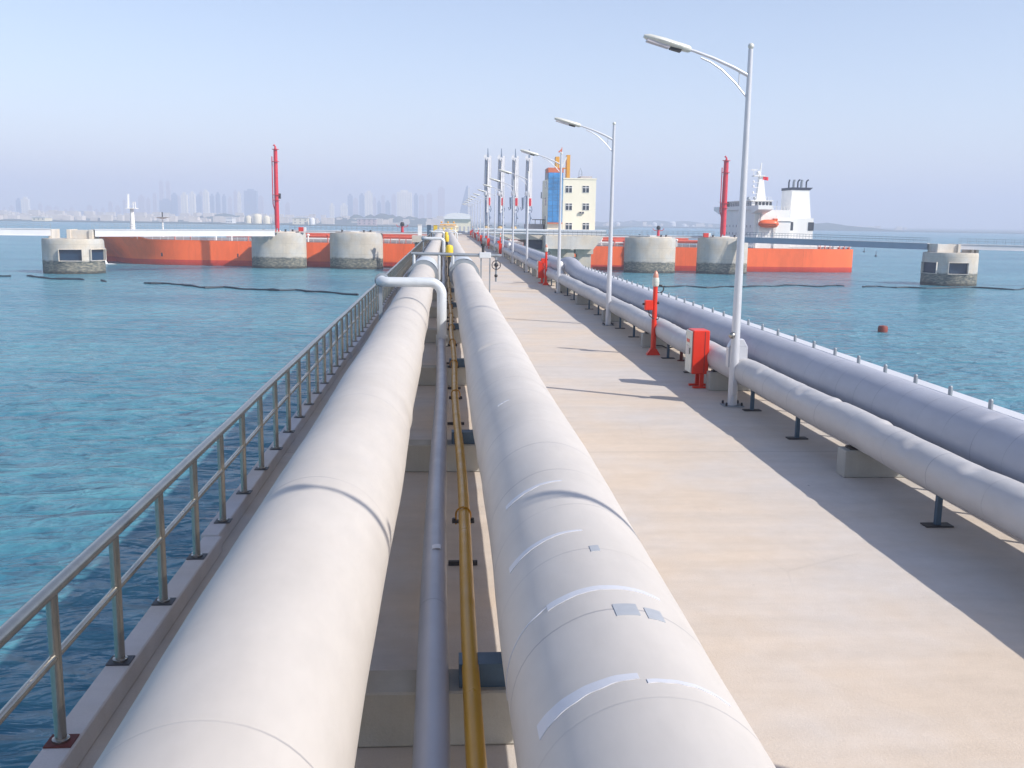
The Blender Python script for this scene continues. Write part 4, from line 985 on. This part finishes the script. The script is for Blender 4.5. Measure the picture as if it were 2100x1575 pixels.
    f += [(0, 14, 15, 1), (12, 13, 27, 26)]+[(i*2, i*2+2, i*2+16, i*2+14) for i in range(6)]+[(i*2+1, i*2+15, i*2+17, i*2+3) for i in range(6)]
    fl.add(v, f).build('flag', 'flag', mm)
    # funnel
    YF = CY-8.5; Xf = lambda px: P(px, 420, YF).x; Zf = lambda py: P(1640, py, YF).z-WZ
    fx0 = Xf(1622); z0 = 6.4; z1 = Zf(390); z2 = Zf(384.5)
    fn = MB().prism([(fx0+.0, hz-4), (Xf(1666), hz-4), (Xf(1658), z1), (fx0+.1, z1)], -6.5, 2).build('funnel', 'ship_white', t)
    fn.location.y = -2
    MB().prism([(fx0-.05, z1), (Xf(1659), z1), (Xf(1665), z2), (fx0-.05, z2)], -6.6, 2.1).build('funnel_band', 'funnel_black', fn)
    for i, px in enumerate((1617, 1627, 1635.5, 1643, 1653)):
        x = Xf(px)+1.0; MB().tube([(x, -3, z2), (x, -3, z2+1.6), (x+.15, -3, z2+2.0), (x+(.6 if i in (2, 4) else .1), -3, z2+2.3)], .35 if i in (1, 3) else .22, 10).build('exhaust_pipe', 'funnel_black' if i in (0, 2, 4) else 'galv', fn)
    # engine casing
    ex0, ex1 = X(1621), X(1672); ez = Z(446)
    MB().box(ex0, ex1, yn+1.2, 10, 6.3, ez).build('engine_casing', 'ship_white', t)
    for px, wd in ((1623, .7), (1665, .8)):
        x = X(px)+.3; MB().box(x-wd, x+wd, yn+1.1, yn+1.22, ez-3.4, ez-1.1).build('door_opening', 'glass_dark', t)
    # poop bulwark and lower block under the walkway line
    MB().box(X(1562), X(1586), yn+.6, yn+1.1, 6.3, 8.0).box(X(1595), X(1600), yn+.6, yn+1.1, 6.3, 8.0).box(X(1605), X(1611), yn+.6, yn+1.1, 6.3, 8.0).box(X(1618), X(1681), yn+.6, yn+1.1, 6.3, 8.1).build('bulwark', 'ship_white', t)
    MB().tube([(X(1685), yn+1, 7.1), (X(1752), yn+1, 7.1)], .25, 8).box(X(1715), X(1723), yn+.5, yn+1.5, 6.3, 7.9).build('stern_rail', 'ship_white', t)
    for i in range(7): x = X(1688+i*10); MB().lathe([(.35, 6.3), (.5, 7.0), (.35, 7.6)], (x, yn+1.2, 0), 10).build('mooring_bitt', 'deck_red', t)
    # stair and davit
    MB().bar((hx0+.5, yn-.3, 8.4), (X(1562), yn-.3, Z(437)), .9, .35).build('accommodation_ladder', 'ship_white', t)
    MB().bar((X(1551), yn-.2, 6.5), (X(1556), yn-.6, Z(437)), .28).bar((X(1556), yn-.6, Z(437)), (X(1559), yn-1.4, Z(438)), .3).bar((X(1589), yn-.2, 6.5), (X(1591), yn-.6, Z(442)), .28).build('davit', 'ship_white', t)
    MB().box(hx1-.5, ex0+.2, yn+.2, yn+2.0, Z(453), Z(450)).box(X(1592), X(1626), yn-.3, yn+1, Z(452.5), Z(451)).build('side_deck', 'ship_white', t)
    q = MB()
    for i in range(22): x = hx1-12+i*1.4; q.bar((x, yn+.1, 6.5), (x, yn+.1, 7.5), .06)
    q.bar((hx1-12, yn+.1, 7.5), (hx1+18, yn+.1, 7.5), .07).bar((hx1-12, yn+.1, 7.0), (hx1+18, yn+.1, 7.0), .07)
    for zz, xa, xb in ((hz, hx0, hx1), (zr+.2, hx0-1, bx1)):
        for i in range(14): x = xa+(xb-xa)*i/13; q.bar((x, yn+1.1, zz), (x, yn+1.1, zz+.9), .05)
        q.bar((xa, yn+1.1, zz+.9), (xb, yn+1.1, zz+.9), .06)
    q.build('house_rail', 'ship_white', t, smooth=False)
    MB().bar((bx1-1, yn+2, zr), (bx1-1, yn+2, zr+1.2), .12).bar((bx1+2.2, yn+3, hz), (bx1+2.2, yn+3, hz+2.6), .1).sph((hx0+1, yn+4, zr+.8), .45, 6).sph((hx0+4, 3, zr+1), .6, 6).build('aerials', 'galv', t)
    # lifeboat, hung from the davit: its own thing
    lx0, lx1 = X(1553), X(1594); zc = Z(459)+WZ; Lb = lx1-lx0
    lb = thing('lifeboat', ((lx0+lx1)/2, CY+yn-1.3, zc), 'enclosed orange lifeboat hanging on the side of the white superstructure', 'lifeboat')
    v = []; ns = 10
    for i in range(ns+1):
        k = i/ns; x = -Lb/2+Lb*k; e = math.sqrt(max(.02, 1-(2*k-1)**4)) if k > .5 else math.sqrt(max(.03, 1-(1-2*k)**2.4))
        for a in range(0, 360, 30):
            c, s = math.cos(R_(a)), math.sin(R_(a)); v.append((x, 1.15*e*c, (1.2 if s > 0 else 1.1)*e**.7*s))
    f = [(i*12+k, i*12+(k+1) % 12, (i+1)*12+(k+1) % 12, (i+1)*12+k) for i in range(ns) for k in range(12)]+[tuple(range(12)), tuple(range(ns*12, ns*12+12))[::-1]]
    MB().add(v, f).build('boat_hull', 'orange_boat', lb, ang=60)
    MB().box(Lb*.22, Lb*.42, -.6, .6, .9, 1.5).build('helm_cupola', 'orange_boat', lb, bevel=.1)
    MB().bar((-Lb*.45, -1.17, 0), (Lb*.45, -1.17, 0), .08, .1).build('fender_strip', 'rust', lb)
    # water pouring out under the bow
    jx = P(219, 520, 272).x
    wj = thing('water_jet', (jx, 266.5, WZ), 'white water pouring from the ship bow into the sea', 'water')
    MB().tube([(-.6, 6, 4), (-.2, 3, 2.2), (.4, 1.5, .9), (.9, 1, -.1)], [.25, .4, .6, .8], 10).build('stream', 'foam', wj)
    MB().lathe([(1.9, .02), (1.4, .12), (.3, .18)], (.5, 1, 0), 18, 1.8, .7).build('splash', 'foam', wj)
ship()

# ------------------------------------------------------------------ boom and buoy
def boomline(name, pix, lab, seed, w=.19):
    pts = [G(x, y, WZ) for x, y in pix]; path = []
    for a, c in zip(pts[:-1], pts[1:]):
        n = max(2, int((c-a).length/1.4))
        for i in range(n): q = a.lerp(c, i/n); path.append(q+Vector((0, 6*noise.noise(Vector((q.x*.17, seed, 0)))+1.2*noise.noise(Vector((q.x*.4, seed, 2))), 0)))
    t = thing(name, (0, 0, WZ), lab, 'floating boom', 'floating booms on the sea'); run = []
    for i, q in enumerate(path+[None]):
        if q is not None and noise.noise(Vector((i*1.3, seed, 3))) > -.5: run.append(Vector((q.x, q.y, .08+.05*math.sin(i))))
        else:
            if len(run) > 1: MB().tube(run, [w*(.5+1.6*abs(noise.noise(Vector((k*.6, seed, 9))))+.2) for k in range(len(run))], 8).build('float_line', 'boom', t)
            run = []
boomline('floating_boom', ((-60, 561), (0, 566), (60, 568), (110, 572), (160, 574), (222, 580)), 'dark floating boom in front of the far left dolphin', 1.3)
boomline('floating_boom', ((298, 581), (350, 582), (400, 588), (470, 591), (520, 594), (600, 598), (690, 602), (750, 606)), 'dark floating boom running from open water to the left railing', 4.1)
boomline('floating_boom', ((1345, 588), (1400, 589), (1450, 591), (1520, 588), (1600, 586), (1750, 588), (1850, 590), (1990, 591), (2180, 594)), 'thin dark floating boom on the right side of the jetty', 8.2, .16)
p = G(1810, 680, WZ)
bu = thing('buoy', (p.x, p.y, WZ), 'small brown red cylindrical buoy floating right of the jetty', 'buoy')
MB().lathe([(.45, -.35), (.58, -.2), (.6, .5), (.5, .72), (.1, .78)], n=24).build('drum', 'buoy', bu)
for px, py, lab in ((1772, 513, 'tiny dark marker buoy right of the ship stern, the left one'), (1796, 522, 'tiny dark marker pole right of the ship stern, the right one')):
    p = G(px, py+4, WZ); t = thing('marker_buoy', (p.x, p.y, WZ), lab, 'buoy'); MB().lathe([(.5, -.3), (.5, .3), (.12, .8), (.12, 2.2)], n=10).build('float', 'boom', t)

# ------------------------------------------------------------------ far shore
def land():
    v = [(-5200, 1500), (-1500, 1560), (-600, 1640), (0, 1650), (300, 1750), (500, 2600), (900, 2300), (1800, 1900), (2600, 2100), (3400, 3000), (5200, 5200), (5200, 8500), (-5200, 8500)]
    o = MB().prism(v, WZ-3, WZ+1.2, 'z').build('shore', 'land', smooth=False); tag(o, kind='structure')
    def ridge(name, x0, x1, y, dep, h, seed, n=60):
        vv = []; f = []
        for i in range(n+1):
            k = i/n; x = x0+(x1-x0)*k; e = math.sin(math.pi*k)**.6
            hh = h*e*(.6+.5*abs(noise.noise(Vector((k*5, seed, 0))))+.25*noise.noise(Vector((k*17, seed, 1))))
            for j in range(7):
                s = j/6; vv.append((x, y+dep*s, WZ+.8+max(0, hh*math.sin(math.pi*s)**1.2*(1+.2*noise.noise(Vector((k*20, s*4, seed)))))))
        for i in range(n):
            for j in range(6): f.append((i*7+j, (i+1)*7+j, (i+1)*7+j+1, i*7+j+1))
        o = MB().add(vv, f).build(name, 'hill'); tag(o, kind='structure')
    X = lambda px, Y: P(px, 450, Y).x
    ridge('hills', X(320, 2200), X(500, 2200), 2200, 500, 22, 2)
    ridge('hills', X(640, 2100), X(905, 2100), 2100, 500, 30, 5)
    ridge('hills', X(40, 2300), X(330, 2300), 2300, 500, 12, 8)
    ridge('hills', X(1190, 3500), X(1560, 3500), 3500, 600, 26, 11)
    ridge('hills', X(1560, 2300), X(1880, 2300), 2300, 500, 22, 14)
land()
T = [(33, 42, 410, 'b'), (44, 58, 408, 'c'), (92, 104, 424, 'p'), (128, 138, 432, 'p'), (158, 172, 436, 'b'), (206, 214, 428, 'p'), (284, 296, 402, 'p'), (300, 308, 408, 'p'), (328, 336, 372, 'p'), (342, 350, 374, 'p'), (327, 350, 411, 'b'), (352, 363, 399, 'b'),
     (372, 384, 399, 'c'), (389, 400, 397, 'c'), (403, 413, 402, 'b'), (417, 428, 393, 'c'), (431, 439, 401, 'b'), (443, 451, 398, 'b'), (456, 463, 402, 'b'), (468, 475, 406, 'p'), (487, 494, 397, 'c'), (501, 526, 391, 'b'), (676, 685, 421, 'c'),
     (698, 712, 421, 'c'), (713, 723, 401, 'b'), (724, 734, 409, 'p'), (737, 747, 400, 'b'), (748, 764, 395, 'c'), (765, 771, 406, 'p'), (774, 781, 415, 'b'), (782, 789, 402, 'p'), (790, 800, 415, 'b'), (803, 812, 401, 'p'), (814, 844, 394, 'c'),
     (849, 857, 400, 'b'), (859, 870, 402, 'p'), (898, 912, 386, 'p')]
for a, c, top in ((4, 12, 428), (18, 27, 424), (66, 74, 430), (78, 86, 419), (110, 120, 425), (142, 150, 427), (178, 188, 423), (192, 201, 432), (222, 230, 416), (236, 246, 424), (252, 258, 412), (270, 279, 420), (314, 321, 398), (364, 370, 404), (410, 416, 394), (480, 486, 392), (530, 540, 404), (560, 570, 412), (585, 594, 418), (875, 886, 398)):
    T.append((a, c, top, 'p'))
T.sort()
names = {'b': ('tower_blue', 'blue grey'), 'c': ('tower_cream', 'pale cream'), 'p': ('tower_pink', 'faint pinkish')}
def facade(name, base):
    m = bpy.data.materials.new(name); m.use_nodes = True; n = m.node_tree; L = n.links; N = n.nodes.new
    b = n.nodes['Principled BSDF']; b.inputs['Roughness'].default_value = .6
    tc = N('ShaderNodeTexCoord'); sx = N('ShaderNodeSeparateXYZ'); L.new(tc.outputs['Object'], sx.inputs[0])
    fs = []
    for ax, per in (('X', 9.), ('Z', 4.)):
        q = N('ShaderNodeMath'); q.operation = 'PINGPONG'; q.inputs[1].default_value = per/2; L.new(sx.outputs[ax], q.inputs[0])
        r = N('ShaderNodeMapRange'); r.inputs['From Min'].default_value = per*.12; r.inputs['From Max'].default_value = per*.2; L.new(q.outputs[0], r.inputs['Value']); fs.append(r.outputs[0])
    mu = N('ShaderNodeMath'); mu.operation = 'MULTIPLY'; L.new(fs[0], mu.inputs[0]); L.new(fs[1], mu.inputs[1])
    mx = N('ShaderNodeMix'); mx.data_type = 'RGBA'; mx.inputs['A'].default_value = (*base, 1); mx.inputs['B'].default_value = (base[0]*.7, base[1]*.75, base[2]*.82, 1)
    L.new(mu.outputs[0], mx.inputs['Factor']); L.new(mx.outputs['Result'], b.inputs['Base Color']); M[name] = m
for k_, c_ in (('tower_blue', (.12, .2, .32)), ('tower_cream', (.9, .82, .68)), ('tower_pink', (.5, .38, .38))): facade(k_, c_)
for i, (a, c, top, k) in enumerate(T):
    Y = {'b': 4300, 'c': 3600, 'p': 5200}[k]+150*math.sin(i*2.1)
    x0 = P(a, 430, Y).x; x1 = P(c, 430, Y).x; h = P(a, top, Y).z-WZ-1; W = x1-x0
    pos = ordw(i) if i else 'first'
    t = thing('tower_block', ((x0+x1)/2, Y, WZ+1), f'{names[k][1]} hazy tower block on the far shore, {pos} tower from the left', 'tower block', 'tower blocks of the hazy skyline')
    MB().box(-W/2, W/2, 0, W*.8, 0, h).build('tower', names[k][0], t, smooth=False)
    MB().box(-W*.25, W*.25, W*.2, W*.6, h, h+8).build('roof_plant', names[k][0], t, smooth=False)
def far(name, lab, cat, px0, px1, py0, py1, Y, m_, kind='box', dep=30):
    a = P(px0, py1, Y); c = P(px1, py0, Y); zb = WZ+1.2; h = c.z-zb; W = c.x-a.x
    t = thing(name, ((a.x+c.x)/2, Y, zb), lab, cat)
    if kind == 'box':
        MB().box(-W/2, W/2, 0, dep, 0, h).build('walls', m_, t, smooth=False); MB().box(-W/2-1, W/2+1, -1, dep+1, h, h+1).build('roof', 'girder_white', t, smooth=False)
        q = MB(); nn = max(3, int(W/7))
        for i in range(nn):
            for j in range(max(1, int(h/5))): x = -W/2+W*(i+.5)/nn; z = 2+j*4.5; q.box(x-1, x+1, -.12, -.02, z, z+1.8)
        q.build('windows', 'glass_dark', t, smooth=False)['kind'] = 'stuff'
    elif kind == 'tank': MB().lathe([(W/2, 0), (W/2, h*.72), (W*.42, h*.85), (W*.25, h*.96), (.5, h)], n=32).build('shell', m_, t); MB().tube([(W/2+.3, 0, 0), (W/2+.3, 0, h*.72)], .5, 6).build('ladder', 'galv', t)
    elif kind == 'sail': MB().prism([(W/2, 0), (W/2, h), (W*.35, h*.97), (-W*.1, h*.5), (-W/2, 0)], 0, 40).build('sail_facade', m_, t); MB().box(W/2, W/2+W*.18, 0, 20, 0, h*.94).build('spine', 'tower_cream', t)
    elif kind == 'dome':
        MB().prism([(-W/2, h*.72), (W/2, h*.72)]+[(W/2*math.cos(R_(a_)), h*.72+h*.28*math.sin(R_(a_))**.7) for a_ in range(10, 180, 10)], -2, dep).build('roof', m_, t); MB().box(-W/2+.5, W/2-.5, 0, dep, 0, h*.72).build('wall', 'tank_cream', t, smooth=False)
        q = MB()
        for i in range(6): q.box(-W*.4+i*W*.15, -W*.4+i*W*.15+W*.06, -.1, -.02, h*.2, h*.4)
        q.build('windows', 'grey_wall', t, smooth=False)
far('shed', 'long cream shed on the shore just right of the left red mast', 'shed', 600, 631, 447, 457, 1680, 'tank_cream')
far('storage_tank', 'small round white tank at the right end of the long cream shed', 'storage tank', 634, 646, 446, 457, 1675, 'white', 'tank')
far('storage_tank', 'cream storage tank, leftmost of the three left of the red mast', 'storage tank', 503, 516, 442, 457, 1760, 'tank_cream', 'tank')
far('storage_tank', 'tallest cream storage tank, middle of the three left of the red mast', 'storage tank', 519, 537, 438, 457, 1760, 'tank_cream', 'tank')
far('storage_tank', 'cream storage tank, rightmost of the three left of the red mast', 'storage tank', 540, 554, 442, 457, 1760, 'tank_cream', 'tank')
far('shed', 'pinkish low warehouse on the shore below the wide cream tower', 'shed', 733, 771, 449, 458, 1690, 'tower_pink')
far('hall', 'large bright white rounded hall beyond the end of the jetty', 'hall', 910, 968, 437, 470, 760, 'white', 'dome', 60)
far('sail_tower', 'blue sail shaped tower with white spine beyond the jetty end', 'tower', 938, 960, 380, 450, 3400, 'tower_blue', 'sail')
far('shed', 'low cream shed on the shore behind the ship foremast', 'shed', 66, 92, 446, 457, 1640, 'tank_cream')
far('shed', 'small white house on the shore near the ship foremast', 'shed', 463, 476, 447, 455, 1700, 'white')
for i, (a, c, t_, bt) in enumerate(((1262, 1272, 456, 463), (1337, 1347, 456, 463), (1372, 1386, 454, 461), (1398, 1408, 459, 467), (1418, 1424, 462, 469))):
    far('storage_tank', f'tiny pale tank on the hazy right shore, {ordw(i) if i else "first"} from the left', 'storage tank', a, c, t_, bt, 3400, 'white', 'tank')
q = MB()
for i in range(330):
    px = rnd.choice((rnd.uniform(-30, 330), rnd.uniform(330, 560), rnd.uniform(560, 935))); Y = rnd.uniform(1850, 3300); x = P(px, 450, Y).x; h = rnd.uniform(4, 13)*(1+.6*(Y > 2300)); w_ = rnd.uniform(7, 24)
    q.box(x, x+w_, Y, Y+rnd.uniform(8, 20), WZ+1, WZ+1+h)
tag(q.build('low_houses', 'houses', smooth=False), 'hazy mass of low houses along the far shore under the towers', 'houses', kind='stuff')
q = MB()
for i in range(60):
    px = rnd.uniform(1230, 1860); Y = rnd.uniform(2900, 3900); x = P(px, 450, Y).x; h = rnd.uniform(3, 14); w_ = rnd.uniform(7, 20)
    q.box(x, x+w_, Y, Y+12, WZ+1, WZ+1+h)
tag(q.build('low_houses', 'houses', smooth=False), 'scattered low houses on the hazy right shore', 'houses', kind='stuff')

# ------------------------------------------------------------------ haze
hz = MB().box(-9300, 9300, -700, 9800, WZ-8, 290).build('haze', 'dark', smooth=False)
hm = bpy.data.materials.new('haze_air'); hm.use_nodes = True; n = hm.node_tree; n.nodes.remove(n.nodes['Principled BSDF'])
pv = n.nodes.new('ShaderNodeVolumePrincipled'); pv.inputs['Color'].default_value = (.75, .79, .925, 1); pv.inputs['Density'].default_value = 4.2e-4; pv.inputs['Anisotropy'].default_value = .0
n.links.new(pv.outputs[0], n.nodes['Material Output'].inputs['Volume'])
hz.data.materials.clear(); hz.data.materials.append(hm); tag(hz, 'thin pale haze over the sea and the far shore', 'haze', kind='stuff')
